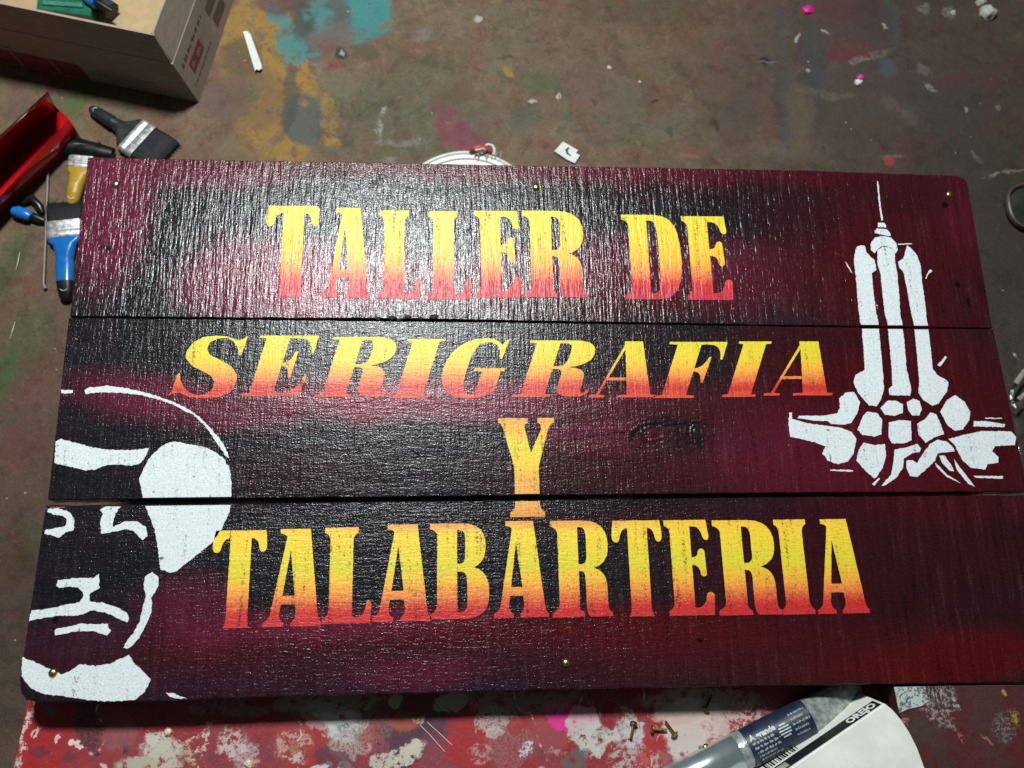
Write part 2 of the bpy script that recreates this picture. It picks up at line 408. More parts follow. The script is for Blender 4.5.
ITAL = {
 'E': ['M 0 1 L 1 1 L 1 .70 L .96 .70 C .94 .85 .85 .95 .7 .95 L .52 .95 L .52 .54 C .62 .54 .67 .62 .68 .73 L .73 .73 L .73 .30 L .68 .30 C .67 .42 .62 .49 .52 .49 L .52 .05 L .66 .05 C .82 .05 .92 .17 .95 .33 L .99 .33 L .97 0 L 0 0 L 0 .04 L .12 .05 L .12 .95 L 0 .96'],
 'F': ['M 0 1 L 1 1 L 1 .68 L .96 .68 C .94 .85 .85 .95 .72 .95 L .56 .95 L .56 .52 C .66 .52 .74 .62 .76 .73 L .80 .73 L .78 .26 L .74 .26 C .72 .40 .66 .47 .56 .47 L .56 .05 L .70 .04 L .70 0 L .02 0 L .02 .04 L .15 .05 L .15 .95 L 0 .96'],
 'I': ['M 0 1 L 1 1 L 1 .96 L .85 .95 L .85 .05 L 1 .04 L 1 0 L 0 0 L 0 .04 L .15 .05 L .15 .95 L 0 .96'],
 'R': ['M 0 1 L .6 1 C .85 1 .93 .9 .93 .77 C .93 .62 .82 .55 .64 .52 C .83 .5 .88 .43 .88 .32 L .88 .12 C .88 .05 .93 .05 .96 .12 L 1 .12 C .99 .03 .93 0 .82 0 C .63 0 .56 .05 .56 .18 L .56 .40 C .56 .47 .53 .49 .45 .49 L .42 .49 L .42 .05 L .5 .04 L .5 0 L 0 0 L 0 .04 L .1 .05 L .1 .95 L 0 .96',
       'M .42 .95 L .5 .95 C .58 .95 .6 .9 .6 .76 C .6 .6 .57 .54 .49 .54 L .42 .54'],
 'A': ['M .25 1 L .54 1 L .91 .05 L 1 .04 L 1 0 L .40 0 L .40 .04 L .54 .05 L .47 .30 L .16 .30 L .105 .05 L .2 .04 L .2 0 L -.04 0 L -.04 .04 L .06 .05 L .27 .93', 'M .30 .86 L .455 .35 L .172 .35'],
 'G': ['M .97 1 L .94 .66 L .90 .66 C .88 .85 .78 .95 .62 .95 C .45 .95 .40 .80 .40 .5 C .40 .2 .45 .05 .58 .05 C .64 .05 .66 .08 .66 .15 L .66 .44 L .52 .45 L .52 .5 L 1.04 .5 L 1.04 .45 L .98 .44 L .98 .12 C .9 .03 .75 -.02 .55 -.02 C .2 -.02 0 .2 0 .5 C 0 .8 .2 1.02 .55 1.02 C .7 1.02 .8 .98 .88 .9 L .93 1'],
}
def clip(poly, y, keep_above):
    out = []
    n = len(poly)
    for i in range(n):
        a, b = poly[i], poly[(i + 1) % n]
        ia = (a.y >= y) == keep_above; ib = (b.y >= y) == keep_above
        if ia: out.append(a)
        if ia != ib and abs(b.y - a.y) > 1e-9:
            t = (y - a.y) / (b.y - a.y); out.append(a.lerp(b, t))
    return out
def gap_y(g, x):
    """world y of lower edge of plank g and upper edge of plank g+1 at x"""
    def at(pts):
        return min(pts, key=lambda p: abs(p.x - x)).y
    return at(PLANK_Y[g][1]) + .0016, at(PLANK_Y[g + 1][0]) - .0016
def add_decal(mb, loops, z=SIGN_Z + .00035, jit=.0):
    """flat coat of paint: outline loops in world xy; cut wherever two planks meet"""
    def rough(l):
        if not jit: return l
        out = []
        for a, b in zip(l, l[1:] + l[:1]):
            n = max(1, int((b - a).length / .0016))
            for k in range(n):
                p = a.lerp(b, k / n); q = p * 420
                j = Vector((noise.noise(Vector((q.x, q.y, 1))), noise.noise(Vector((q.x, q.y, 9))), 0)) * jit
                q = p * 1100
                j += Vector((noise.noise(Vector((q.x, q.y, 1))), noise.noise(Vector((q.x, q.y, 9))), 0)) * jit * .6
                out.append(p + j)
        return out
    loops = [rough([Vector((p.x, p.y, z)) for p in l]) for l in loops]
    pieces = [loops]
    for g in (0, 1):
        nxt = []
        for L in pieces:
            ys = [p.y for p in L[0]]; xm = sum(p.x for p in L[0]) / len(L[0])
            hi, lo = gap_y(g, xm)
            if min(ys) < hi and max(ys) > lo:
                for y, ka in ((hi, True), (lo, False)):
                    c = clip(L[0], y, ka)
                    if len(c) > 2: nxt.append([c] + [q for q in L[1:]])
            else: nxt.append(L)
        pieces = nxt
    for L in pieces:
        tri = tessellate_polygon(L); flat = [p for l in L for p in l]
        fs = []
        for t in tri:
            a, b, c = (flat[i] for i in t)
            cr = (b - a).cross(c - a).z
            if abs(cr) < 1e-12: continue
            fs.append(t if cr > 0 else (t[0], t[2], t[1]))
        mb.add(flat, fs)
def glyph(font, ch, x0, x1, yt, yb, yref, mat, shear=0.0):
    """x0,x1 read in the photo at row yref; yt,yb cap line and base line rows"""
    a = W(x0, yref); b = W(x1, yref); xm = (x0 + x1) / 2
    T = W(xm, yt).y; B = W(xm, yb).y; w = b.x - a.x; h = T - B
    loops = [[Vector((a.x + u * w + shear * v * h, B + v * h, 0)) for u, v in path(s)] for s in font[ch]]
    mb = MB(); add_decal(mb, loops, jit=.0003); return mb.build('letter', mat, SIGN)
YEL = (.66, .565, .035); YEO = (.80, .40, .04); ORA = (.72, .20, .05); REDL = (.52, .018, .022); ROSE = (.46, .025, .05)
st = [(0, YEL), (.38, (.71, .53, .03)), (.60, YEO), (.72, ORA), (.84, REDL), (1, ROSE)]
m1 = letter_mat('yellow_to_red_lettering_top', 208, 298, st, 0)
for ch, x0, x1, yt, yb, yr in [('T',267,320,206,297,206), ('A',322,370,208,298,298), ('L',379,421,210.5,299,255), ('L',428,471,211.5,299.5,255), ('E',475,521,211,298,255),
                               ('R',523,586,211,297.5,255), ('D',623,681,215,299.5,255), ('E',684,730,216.5,300,255)]:
    glyph(SLAB, ch, x0, x1, yt, yb, yr, m1)
st = [(0, YEL), (.35, (.71, .54, .03)), (.52, YEO), (.68, ORA), (.84, REDL), (1, (.6, .07, .03))]
m2 = letter_mat('yellow_to_red_italic_lettering', 338, 397, st, 1)
for ch, x0, x1, yt, yb in [('E',241,301,335.5,396), ('R',314,387,337,397), ('I',389,428,339,398), ('G',434,494,339.5,397.5), ('R',512,587,340.5,397), ('A',591,655,341.5,397.5),
                           ('F',652,711,342,398), ('I',722,755,341.5,397), ('A',766,832,341.5,395.5)]:
    glyph(ITAL, ch, x0, x1, yt, yb, yb, m2, shear=.30 + ((x0 + x1) / 2 - 440) / 3000)
Spts = [(262,80),(250,88),(235,92),(205,80),(170,77),(130,82),(98,100),(80,125),(78,145),(95,168),(130,185),(155,200),(163,215),(160,235),(145,250),(120,258),(95,252),(72,235),(62,210),(60,188),(52,195),(40,235),(25,258),(40,252),(60,250),(85,262),(130,266),(180,262),(215,245),(230,220),(232,195),(215,170),(180,150),(150,135),(142,118),(150,98),(175,87),(200,84),(222,95),(235,115),(238,138),(246,136),(265,80)]
mb = MB(); add_decal(mb, [[W(160 + x / 3.012, 310 + y / 3.012) for x, y in Spts]], jit=.0003); mb.build('letter', m2, SIGN)
st3 = [(0, (.75, .33, .06)), (.14, YEO), (.3, YEL), (.5, (.8, .5, .03)), (.62, (.7, .36, .07)), (.85, (.72, .34, .08)), (1, (.65, .28, .06))]
m3 = letter_mat('yellow_orange_letter', 418, 517, st3, 1)
glyph(SLAB, 'Y', 498, 554, 418, 517, 420, m3)
m4 = letter_mat('yellow_to_red_lettering_bottom', 524, 620, [(0, (.78, .46, .05)), (.1, (.82, .56, .04)), (.45, YEL), (.62, YEO), (.74, ORA), (.88, REDL), (1, (.5, .03, .03))], 2,
                extra=[(430,522,90,8,0,.6,(.70,.30,.10),.8), (570,520,60,7,0,.6,(.70,.28,.08),.8)])
for ch, x0, x1, yt, yb, yr in [('T',214,268,530.5,628,530.5), ('A',262,321,529,626.5,626.5), ('L',322,371,527.4,623.5,623.5), ('A',372,431,524.5,621.5,621.5), ('B',430,489,523.4,619,575), ('A',494,549,521,617.5,617.5),
                               ('R',551.5,611,520.5,617,575), ('T',610.5,660.5,520.5,616.5,520.5), ('E',667,713,520,615.5,575), ('R',716,779,520,615,575), ('I',778.5,811,519.5,614.5,575), ('A',818,870,519,613.5,613.5)]:
    glyph(SLAB, ch, x0, x1, yt, yb, yr, m4)

WHITE = white_mat()
def A4(l): return [(x / 4, 370 + y / 4) for x, y in l]
def B4(l): return [(x / 4.52, 540 + y / 4.52) for x, y in l]
FACE = [
 A4([(245,80),(292,80),(290,93),(245,93)]),
 A4([(338,82),(360,70),(430,64),(500,72),(570,88),(640,108),(700,130),(750,155),(800,190),(850,240),(890,290),(912,335),(916,355),(900,340),(880,310),(850,265),(815,218),(775,180),(740,165),(690,138),(630,117),(560,100),(490,92),(440,90),(400,90),(345,96)]),
 A4([(224,285),(245,276),(300,290),(360,308),(430,318),(520,322),(598,312),(580,350),(560,375),(520,383),(470,378),(430,380),(385,397),(345,402),(290,390),(217,372)]),
 A4([(700,286),(760,298),(820,308),(865,330),(900,360),(920,400),(926,450),(925,520),(918,570),(890,630),(850,690),(800,730),(752,768),(708,804),(680,812),(640,796),(640,768),(630,700),(620,640),(600,590),(575,530),(565,470),(556,435),(575,395),(595,355),(640,310),(670,292)]),
 A4([(192,555),(235,553),(280,570),(298,600),(296,640),(262,650),(238,672),(210,662),(178,655),(182,640),(230,632),(262,625),(268,600),(255,585),(215,578),(190,568)]),
 A4([(420,546),(485,546),(462,575),(452,610),(450,630),(500,606),(550,606),(585,628),(590,665),(570,680),(552,662),(530,640),(500,638),(450,648),(405,655),(402,610),(412,575),(400,560)]),
 B4([(262,182),(330,172),(425,170),(448,152),(450,215),(430,230),(410,240),(405,278),(460,284),(520,300),(575,330),(583,355),(575,374),(530,352),(480,330),(420,318),(385,330),(350,342),(270,342),(200,350),(132,364),(142,318),(230,308),(300,292),(360,282),(372,262),(380,240),(350,215),(310,210),(270,218),(255,205)]),
 B4([(250,402),(310,392),(370,378),(440,382),(488,378),(490,400),(503,408),(485,432),(420,412),(350,412),(290,424),(250,432),(245,418)]),
 B4([(690,145),(715,165),(718,200),(700,240),(682,262),(688,290),(682,330),(660,385),(630,440),(600,475),(575,492),(560,485),(575,455),(605,420),(630,370),(645,310),(660,255),(650,200),(655,165)]),
 B4([(102,530),(150,548),(200,572),(280,608),(320,590),(360,562),(420,568),(500,560),(545,535),(585,520),(610,560),(645,590),(682,632),(655,685),(612,722),(500,730),(400,724),(300,708),(200,696),(145,674),(112,635),(98,612)]),
 B4([(748,690),(790,695),(845,716),(800,716),(765,708)]),
]
mb = MB()
for l in FACE: add_decal(mb, [[W(*p) for p in l]], jit=.0009)
mb.build('stencilled_face', WHITE, SIGN)
mb = MB(); add_decal(mb, [[W(*p) for p in A4([(202,545),(262,545),(262,552),(200,552)])]], z=SIGN_Z + .0006, jit=.0005)
mb.build('red_dab', simple('red_dab_paint', (.45, .03, .03), .5), SIGN)
def T5(l): return [(820 + x / 4.8, 170 + y / 4.8) for x, y in l]
def T6(l): return [(780 + x / 4.197, 320 + y / 4.197) for x, y in l]
TOWER = [
 T5([(273,55),(279,55),(290,170),(302,240),(294,245),(284,180)]),
 T5([(278,254),(308,254),(318,268),(316,276),(276,274)]), T5([(272,282),(318,284),(335,300),(340,318),(300,312),(262,303),(262,292)]),
 T5([(262,325),(300,317),(340,325),(365,350),(372,385),(362,400),(345,380),(320,366),(295,366),(272,385),(262,400),(245,385),(242,355)]),
 T5([(165,400),(175,372),(195,360),(215,366),(222,395),(245,420),(262,435),(270,480),(248,495),(255,580),(268,680),(278,725)]) + T6([(412,8),(420,100),(430,200),(436,290),(425,330),(405,362),(372,358),(330,310),(308,265),(315,232),(355,210),(350,120),(342,20)]) + T5([(192,730),(182,650),(178,600),(170,500),(162,440)]),
 T5([(275,385),(300,370),(340,372),(360,400),(358,430),(370,500),(380,600),(385,700)]) + T6([(512,8),(522,100),(530,200),(550,290),(545,318),(460,315),(455,290),(472,275),(468,200),(458,100),(450,8)]) + T5([(312,700),(300,600),(290,500),(275,450)]),
 T5([(410,385),(418,362),(440,380),(465,410),(482,460),(490,540),(505,650),(512,720)]) + T6([(618,8),(632,120),(640,205),(660,232),(690,248),(706,262),(700,300),(665,350),(640,360),(600,335),(580,305),(585,250),(578,190),(570,100),(560,8)]) + T5([(435,680),(418,580),(400,490),(378,465),(375,440),(400,425)]),
] + [T6(l) for l in [
 [(420,370),(450,340),(485,338),(515,355),(515,390),(480,402),(440,398)],
 [(530,345),(560,330),(585,340),(595,375),(585,400),(555,402),(538,380)],
 [(350,400),(365,384),(410,392),(428,420),(425,480),(395,490),(345,482),(324,460)],
 [(456,430),(500,420),(548,424),(552,505),(520,518),(470,518),(455,490)],
 [(575,435),(610,415),(630,388),(655,395),(675,440),(688,480),(650,492),(610,515),(580,480)],
 [(672,385),(700,335),(735,315),(775,345),(798,385),(795,420),(765,460),(735,466),(700,440)],
 [(248,330),(275,305),(310,302),(335,345),(325,390),(300,430),(270,440),(215,436),(200,425),(140,422),(72,412),(80,402),(180,402),(240,392),(250,370)],
 [(38,390),(50,388),(50,415),(120,435),(200,445),(250,452),(300,470),(320,500),(308,560),(285,595),(240,605),(200,590),(178,560),(190,530),(150,515),(90,500),(42,490),(35,430)],
 [(350,515),(395,525),(440,520),(445,570),(430,620),(405,660),(395,665),(350,625),(320,590),(330,545)],
 [(480,545),(530,535),(575,520),(592,540),(585,555),(555,560),(520,580),(515,620),(490,660),(440,695),(425,695),(465,650),(475,600)],
 [(385,690),(415,662),(418,668),(395,695)],
 [(600,560),(630,520),(660,503),(700,510),(730,540),(732,552),(700,555),(660,560),(650,590),(610,630),(575,658),(545,655),(530,620),(530,590),(555,588),(575,600)],
 [(705,500),(780,480),(850,466),(970,468),(990,490),(985,525),(900,530),(890,550),(915,575),(915,600),(870,605),(860,628),(800,620),(765,590),(750,560),(730,520)],
 [(812,425),(870,425),(945,438),(940,450),(810,447)],
 [(668,570),(690,568),(725,620),(730,635),(710,632),(680,600)],
 [(650,598),(700,648),(760,685),(700,660),(655,614)], [(728,583),(762,628),(817,700),(790,688),(742,630)],
 [(812,654),(935,656),(935,666),(820,662)], [(210,627),(305,630),(305,637),(210,633)], [(660,190),(693,152),(700,156),(672,196)], [(860,411),(930,411),(930,415),(860,415)]]] + [
 T5([(505,520),(520,485),(532,478),(538,486),(520,500),(510,524)]), T5([(372,355),(440,352),(440,357),(372,359)]), T5([(120,440),(135,455),(155,495),(148,492),(130,462)])]
mb = MB()
for l in TOWER: add_decal(mb, [[W(*p) for p in l]], jit=.0006)
mb.build('stencilled_tower', WHITE, SIGN)

# brass nails in the sign
BRASS = simple('brass', (.62, .45, .16), .28, 1.0, var=.4, scale=900, bump=.2)
def dome(mb, c, r, h, seg=16):
    mb.lathe(c, [(r * .9, 0), (r, h * .15), (r * .92, h * .5), (r * .7, h * .8), (r * .38, h * .96), (r * .08, h)], seg)
for px, py in [(116,184.5),(536,187.5),(949,194.5),(53,673),(566,663)]:
    mb = MB(); c = W(px, py); dome(mb, c, .0042, .0028); mb.build('brass_nail', BRASS, SIGN, smooth=True)

# ================================================================= FLOOR
def floor_mat():
    t = NT('paint_stained_concrete'); v = t.flat(t.co)
    w = t.warp(t.warp(v, 9, .06), 60, .02); ws = t.warp(t.warp(v, 16, .045), 110, .012)
    n1 = t.noise(v, 7, 5, .6); n2 = t.noise(v, 45, 6, .7); n3 = t.noise(v, 420, 4, .75); n4 = t.noise(v, 16, 5, .65, .4)
    col = t.mix(t.rng(n1, .38, .62), (.148, .096, .058), (.164, .122, .074))
    col = t.mix(t.math('MULTIPLY', t.rng(n4, .47, .60), .8), col, (.150, .080, .058))
    col = t.mix(t.math('MULTIPLY', t.rng(t.noise(t.scale(v, (1, 1, 1)), 11, 4, .6, .8), .54, .68), .6), col, (.095, .105, .055))
    b1 = t.rng(n2, .40, .54); b2 = t.rng(t.noise(v, 70, 7, .85), .40, .58); b3 = t.rng(t.noise(t.scale(v, (30, 120, 1)), 1, 5, .7), .42, .6)
    brk = {'a': b1, 'b': b2, 'c': b3}
    TEAL = (.045, .21, .21); MUS = (.30, .17, .035); GRY = (.075, .085, .078); DKG = (.045, .05, .045); GRN = (.055, .085, .03); MGT = (.19, .045, .065); BRN = (.085, .052, .035); RDD = (.13, .035, .032)
    big = [ # broad stains
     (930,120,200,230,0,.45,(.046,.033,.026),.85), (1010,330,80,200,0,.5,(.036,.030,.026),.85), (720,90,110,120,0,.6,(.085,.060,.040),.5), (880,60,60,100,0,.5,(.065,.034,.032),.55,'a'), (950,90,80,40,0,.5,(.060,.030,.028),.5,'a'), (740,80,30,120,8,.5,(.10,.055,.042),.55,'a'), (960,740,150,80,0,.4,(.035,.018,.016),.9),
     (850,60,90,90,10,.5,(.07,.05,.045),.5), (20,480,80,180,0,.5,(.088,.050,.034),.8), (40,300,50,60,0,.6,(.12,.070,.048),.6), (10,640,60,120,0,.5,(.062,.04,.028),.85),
     (500,60,110,70,0,.6,(.12,.1,.065),.6,'a'), (640,10,70,18,0,.5,(.075,.055,.035),.7), (620,110,60,40,0,.6,(.1,.1,.07),.6,'a'),
     (400,120,70,50,0,.6,(.085,.09,.055),.7), (560,60,60,40,0,.6,(.12,.075,.055),.4),
     (12,260,14,40,10,.5,GRN,.6), (35,330,22,26,0,.5,GRN,.5), (5,365,12,30,0,.5,GRN,.8), (40,540,20,16,0,.5,GRN,.55,'b'), (22,440,26,20,0,.5,RDD,.5), (50,390,30,20,0,.6,(.14,.06,.05),.5),
     (75,102,10,22,10,.5,(.06,.12,.03),.7), (88,85,8,10,0,.5,(.05,.10,.03),.6), (60,88,14,10,0,.5,(.13,.06,.05),.6), (125,110,18,10,0,.6,(.14,.12,.08),.5)]
    small = [
     (268,75,44,105,-14,.10,MUS,.95,'a'), (236,40,14,40,0,.3,MUS,.8,'b'), (262,140,30,28,0,.3,(.22,.14,.04),.6,'b'), (255,100,40,30,0,.35,(.13,.08,.05),.6,'a'), (228,100,24,22,0,.4,(.12,.075,.06),.8),
     (250,95,12,9,0,.4,GRN,.8,'b'), (240,58,18,24,0,.4,(.07,.05,.04),.7),
     (352,14,42,33,10,.12,TEAL,.95,'a'), (350,26,26,16,20,.2,TEAL,.8,'c'), (365,0,24,30,0,.15,TEAL,.95), (320,30,30,28,0,.3,GRY,.9), (330,35,26,18,-10,.25,(.14,.11,.10),.7), (292,46,16,24,-20,.15,TEAL,.9,'a'), (305,28,24,10,-10,.3,TEAL,.7,'b'),
     (276,16,10,16,-25,.2,TEAL,.8), (335,8,12,18,0,.3,GRY,.8), (280,5,26,12,0,.3,(.10,.05,.05),.8), (303,18,12,24,0,.3,(.05,.055,.05),.8), (316,14,14,10,0,.3,(.06,.25,.25),.6,'a'), (314,53,12,2.4,-8,.3,TEAL,.7),
     (333,70,14,4,-20,.4,(.18,.04,.04),.8,'b'), (340,56,5,7,0,.3,(.02,.025,.03),.9), (341,55,1.5,4,0,.3,(.4,.4,.38),.7), (318,62,11,2,30,.3,(.2,.24,.22),.5,'a'), (328,50,8,9,0,.4,(.17,.06,.05),.7,'a'),
     (305,120,22,30,-15,.18,GRY,.92), (290,100,8,40,4,.2,DKG,.6), (300,102,6,6,0,.2,(.32,.15,.07),.8,'b'), (330,118,8,28,-18,.12,(.27,.17,.03),.8,'b'), (335,140,10,5,0,.3,(.33,.2,.03),.7,'b'),
     (450,125,15,26,-30,.3,MGT,.85,'a'), (458,138,24,14,25,.25,MGT,.8), (472,140,24,10,20,.2,(.15,.045,.06),.7), (380,125,4,10,0,.4,(.35,.33,.3),.9,'b'), (385,108,3,8,40,.4,(.35,.33,.3),.7,'b'), (400,140,30,4,0,.4,(.25,.24,.22),.5,'b'), (390,158,8,4,0,.4,(.3,.28,.26),.5,'b'),
     (420,38,10,8,0,.4,(.2,.2,.18),.5,'a'), (478,20,4,4,0,.3,(.5,.48,.42),.8,'b'), (410,38,8,4,0,.5,(.13,.06,.04),.5), (368,55,14,8,0,.4,(.08,.06,.03),.7),
     (508,72,8,3,50,.3,(.35,.2,.04),.7,'a'), (505,60,6,3,0,.3,(.05,.03,.02),.6), (560,98,1,4,0,.3,(.6,.58,.5),.9), (534,101,3,2,0,.3,(.45,.5,.45),.7,'b'), (611,69,1.6,2,0,.3,(.6,.58,.5),.9), (639,81,1.6,1.6,0,.3,(.6,.6,.55),.9),
     (541,85,18,12,10,.5,(.06,.09,.035),.6), (525,120,16,16,0,.5,(.06,.08,.06),.6), (565,118,10,8,0,.5,(.06,.09,.06),.5), (490,115,16,20,0,.5,(.13,.07,.06),.4), (600,95,40,30,0,.6,(.13,.08,.06),.35),
     (654,99,6,1.8,-22,.3,(.025,.015,.012),.9), (594,101,3,5,0,.3,(.05,.03,.025),.7), (715,124,8,4,10,.4,(.03,.018,.014),.8,'b'), (716,126,3,6,20,.4,(.03,.018,.014),.8), (668,132,3,3,0,.4,(.04,.05,.03),.6),
     (690,150,17,9,4,.16,(.15,.065,.045),.85), (690,155,9,4,0,.3,(.2,.11,.08),.6), (767,62,4,4,0,.3,(.015,.012,.01),.95), (768,64,1.5,5,15,.3,(.015,.012,.01),.9), (770,63,10,1.2,-5,.3,(.3,.28,.24),.3),
     (718,60,4,20,6,.4,(.13,.045,.035),.6), (740,35,6,60,4,.4,(.1,.06,.05),.4), (770,125,7,28,2,.25,(.13,.055,.035),.65,'c'), (783,130,5,24,2,.25,(.045,.055,.06),.85), (779,100,5,22,5,.4,(.06,.03,.03),.7), (781,60,7,60,3,.4,(.06,.05,.045),.5),
     (814,60,12,40,0,.35,(.045,.05,.052),.75), (812,90,8,24,0,.4,(.04,.045,.045),.8), (820,112,8,20,0,.4,(.045,.035,.035),.5), (850,52,22,11,-6,.22,(.12,.025,.03),.9,'a'), (840,8,28,14,0,.3,(.09,.03,.03),.7), (890,18,9,30,0,.35,(.045,.075,.075),.55),
     (870,18,24,28,0,.4,(.055,.03,.032),.6), (887,68,11,9,0,.35,(.06,.075,.09),.8), (875,55,20,5,-15,.3,(.16,.15,.14),.7,'b'), (855,60,14,4,-15,.3,(.25,.24,.22),.5,'b'), (830,95,30,5,6,.3,(.15,.12,.09),.6,'b'), (890,90,26,16,0,.4,(.06,.04,.04),.6),
     (893,108,24,8,32,.3,(.12,.09,.075),.55,'a'), (860,120,30,24,0,.4,(.055,.045,.032),.6), (955,82,14,8,10,.4,(.10,.025,.028),.7), (980,80,30,8,0,.4,(.08,.03,.028),.5,'a'), (925,72,8,6,10,.3,(.16,.14,.12),.7,'a'), (945,105,45,30,20,.5,(.045,.04,.038),.6),
     (924,6,7,5,0,.3,(.2,.19,.17),.6,'b'), (950,12,6,6,0,.3,(.22,.21,.19),.7,'b'), (883,25,2,3,0,.3,(.35,.35,.3),.7), (796,36,2,5,20,.3,(.4,.38,.34),.8), (826,33,4,2,20,.3,(.4,.38,.34),.8), (810,70,3,2,0,.3,(.3,.3,.28),.8), (930,88,6,3,40,.3,(.35,.34,.3),.6,'b'),
     (888,159,4,4,0,.25,(.30,.035,.03),.95), (892,155,14,1.4,0,.4,(.2,.19,.17),.5,'b'), (975,154,8,2,40,.3,(.25,.24,.2),.5,'b'), (1005,172,22,1.6,-10,.5,(.3,.29,.26),.7,'b'), (1000,110,3,3,0,.3,(.22,.21,.2),.6,'b'), (965,110,2,2,0,.3,(.3,.3,.27),.8),
     (810,150,30,14,0,.4,(.10,.08,.06),.5,'a'), (770,150,24,10,0,.4,(.13,.1,.07),.5,'a'), (740,110,18,26,35,.4,(.065,.05,.04),.6), (800,120,14,36,5,.4,(.13,.09,.055),.4),
     (960,700,50,22,0,.4,(.075,.014,.014),.8,'a'), (1000,740,50,26,10,.4,(.065,.012,.013),.8), (930,745,40,18,0,.4,(.05,.03,.024),.7,'a'), (935,700,14,10,0,.4,(.18,.17,.17),.6,'b'), (945,715,14,3,20,.4,(.30,.27,.26),.6,'b'), (938,722,10,6,30,.4,(.22,.18,.18),.5,'b'),
     (975,690,30,10,0,.5,(.07,.02,.02),.6), (1003,725,10,10,0,.4,(.15,.12,.12),.6,'b'), (1012,718,5,5,0,.4,(.22,.2,.03),.6,'b'), (952,690,12,3,70,.4,(.3,.26,.25),.5,'b'), (905,755,20,12,0,.4,(.06,.035,.028),.6), (988,740,3,4,60,.4,(.3,.08,.07),.6),
     (40,712,14,40,0,.5,(.055,.036,.026),.8), (30,110,30,12,0,.5,(.11,.075,.06),.5), (5,655,12,6,0,.5,(.05,.03,.02),.6)]
    col = t.mix(t.math('MULTIPLY', t.rng(t.noise(t.vm('ADD', v, (5, 2, 0)), 13, 7, .75, .6), .52, .62), .55), col, (.092, .058, .036))
    col = t.mix(t.math('MULTIPLY', t.rng(t.noise(t.vm('ADD', v, (9, 4, 0)), 19, 7, .78, .4), .56, .66), .45), col, (.20, .16, .11))
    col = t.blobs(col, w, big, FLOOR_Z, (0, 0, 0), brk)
    def layer(off, sc, lo, hi, st_, mul, det=7, dist=.4):
        f_ = t.rng(t.noise(t.vm('ADD', v, off), sc, det, .76, dist), lo, hi)
        return t.mix(t.math('MULTIPLY', f_, st_), col, t.vm('MULTIPLY', col, mul))
    col = layer((2, 7, 0), 12, .50, .60, .60, (1.10, .66, .58))
    col = layer((6, 1, 0), 15, .52, .62, .55, (.80, 1.02, .66))
    col = layer((4, 3, 0), 26, .50, .62, .60, (.58, .56, .56))
    col = layer((8, 8, 0), 34, .54, .64, .55, (1.55, 1.48, 1.36))
    col = layer((1, 5, 0), 95, .54, .66, .50, (.50, .48, .47), 5, 0)
    col = layer((3, 9, 0), 120, .57, .68, .45, (1.8, 1.75, 1.65), 5, 0)
    col = t.blobs(col, ws, small, FLOOR_Z, (0, 0, 0), brk)
    # dirt, trodden specks, pits
    col = t.mix(t.math('MULTIPLY', t.rng(n3, .38, .62), .6), col, t.mix(1.0, col, (.60, .57, .54), 'MULTIPLY'))
    col = t.mix(t.math('MULTIPLY', t.rng(t.noise(v, 210, 5, .8), .5, .66), .4), col, t.mix(1.0, col, (1.5, 1.42, 1.35), 'MULTIPLY'))
    col = t.mix(t.math('MULTIPLY', t.rng(t.noise(v, 30, 6, .75), .5, .75), .45), col, t.mix(1.0, col, (.45, .43, .42), 'MULTIPLY'))
    sp = t.voro(t.warp(v, 50, .01), 38)
    col = t.mix(t.math('MULTIPLY', t.rng(sp, .035, .06, 1, 0), t.rng(t.noise(v, 9, 2, .5), .5, .6)), col, (.30, .28, .24))
    sp2 = t.voro(t.warp(v, 70, .012), 55)
    col = t.mix(t.math('MULTIPLY', t.rng(sp2, .06, .10, .7, 0), t.rng(t.noise(v, 13, 2, .5), .45, .6)), col, (.04, .03, .025))
    rough = t.rng(n2, .3, .7, .55, .8)
    h = t.math('ADD', t.math('MULTIPLY', n2, .6), t.math('MULTIPLY', n3, .4))
    return t.fin(col, rough, 0, t.bump(h, .7, .0030), .35)
mb = MB(); NF = 24
vs = []; fs = []
for j in range(NF + 1):
    for i in range(NF + 1):
        x = -3 + 6 * i / NF; y = -3 + 6 * j / NF; vs.append((x, y, 0))
for j in range(NF):
    for i in range(NF):
        a = j * (NF + 1) + i; fs.append((a, a + 1, a + NF + 2, a + NF + 1))
mb.add(vs, fs); mb.build('floor', floor_mat(), kind='structure')

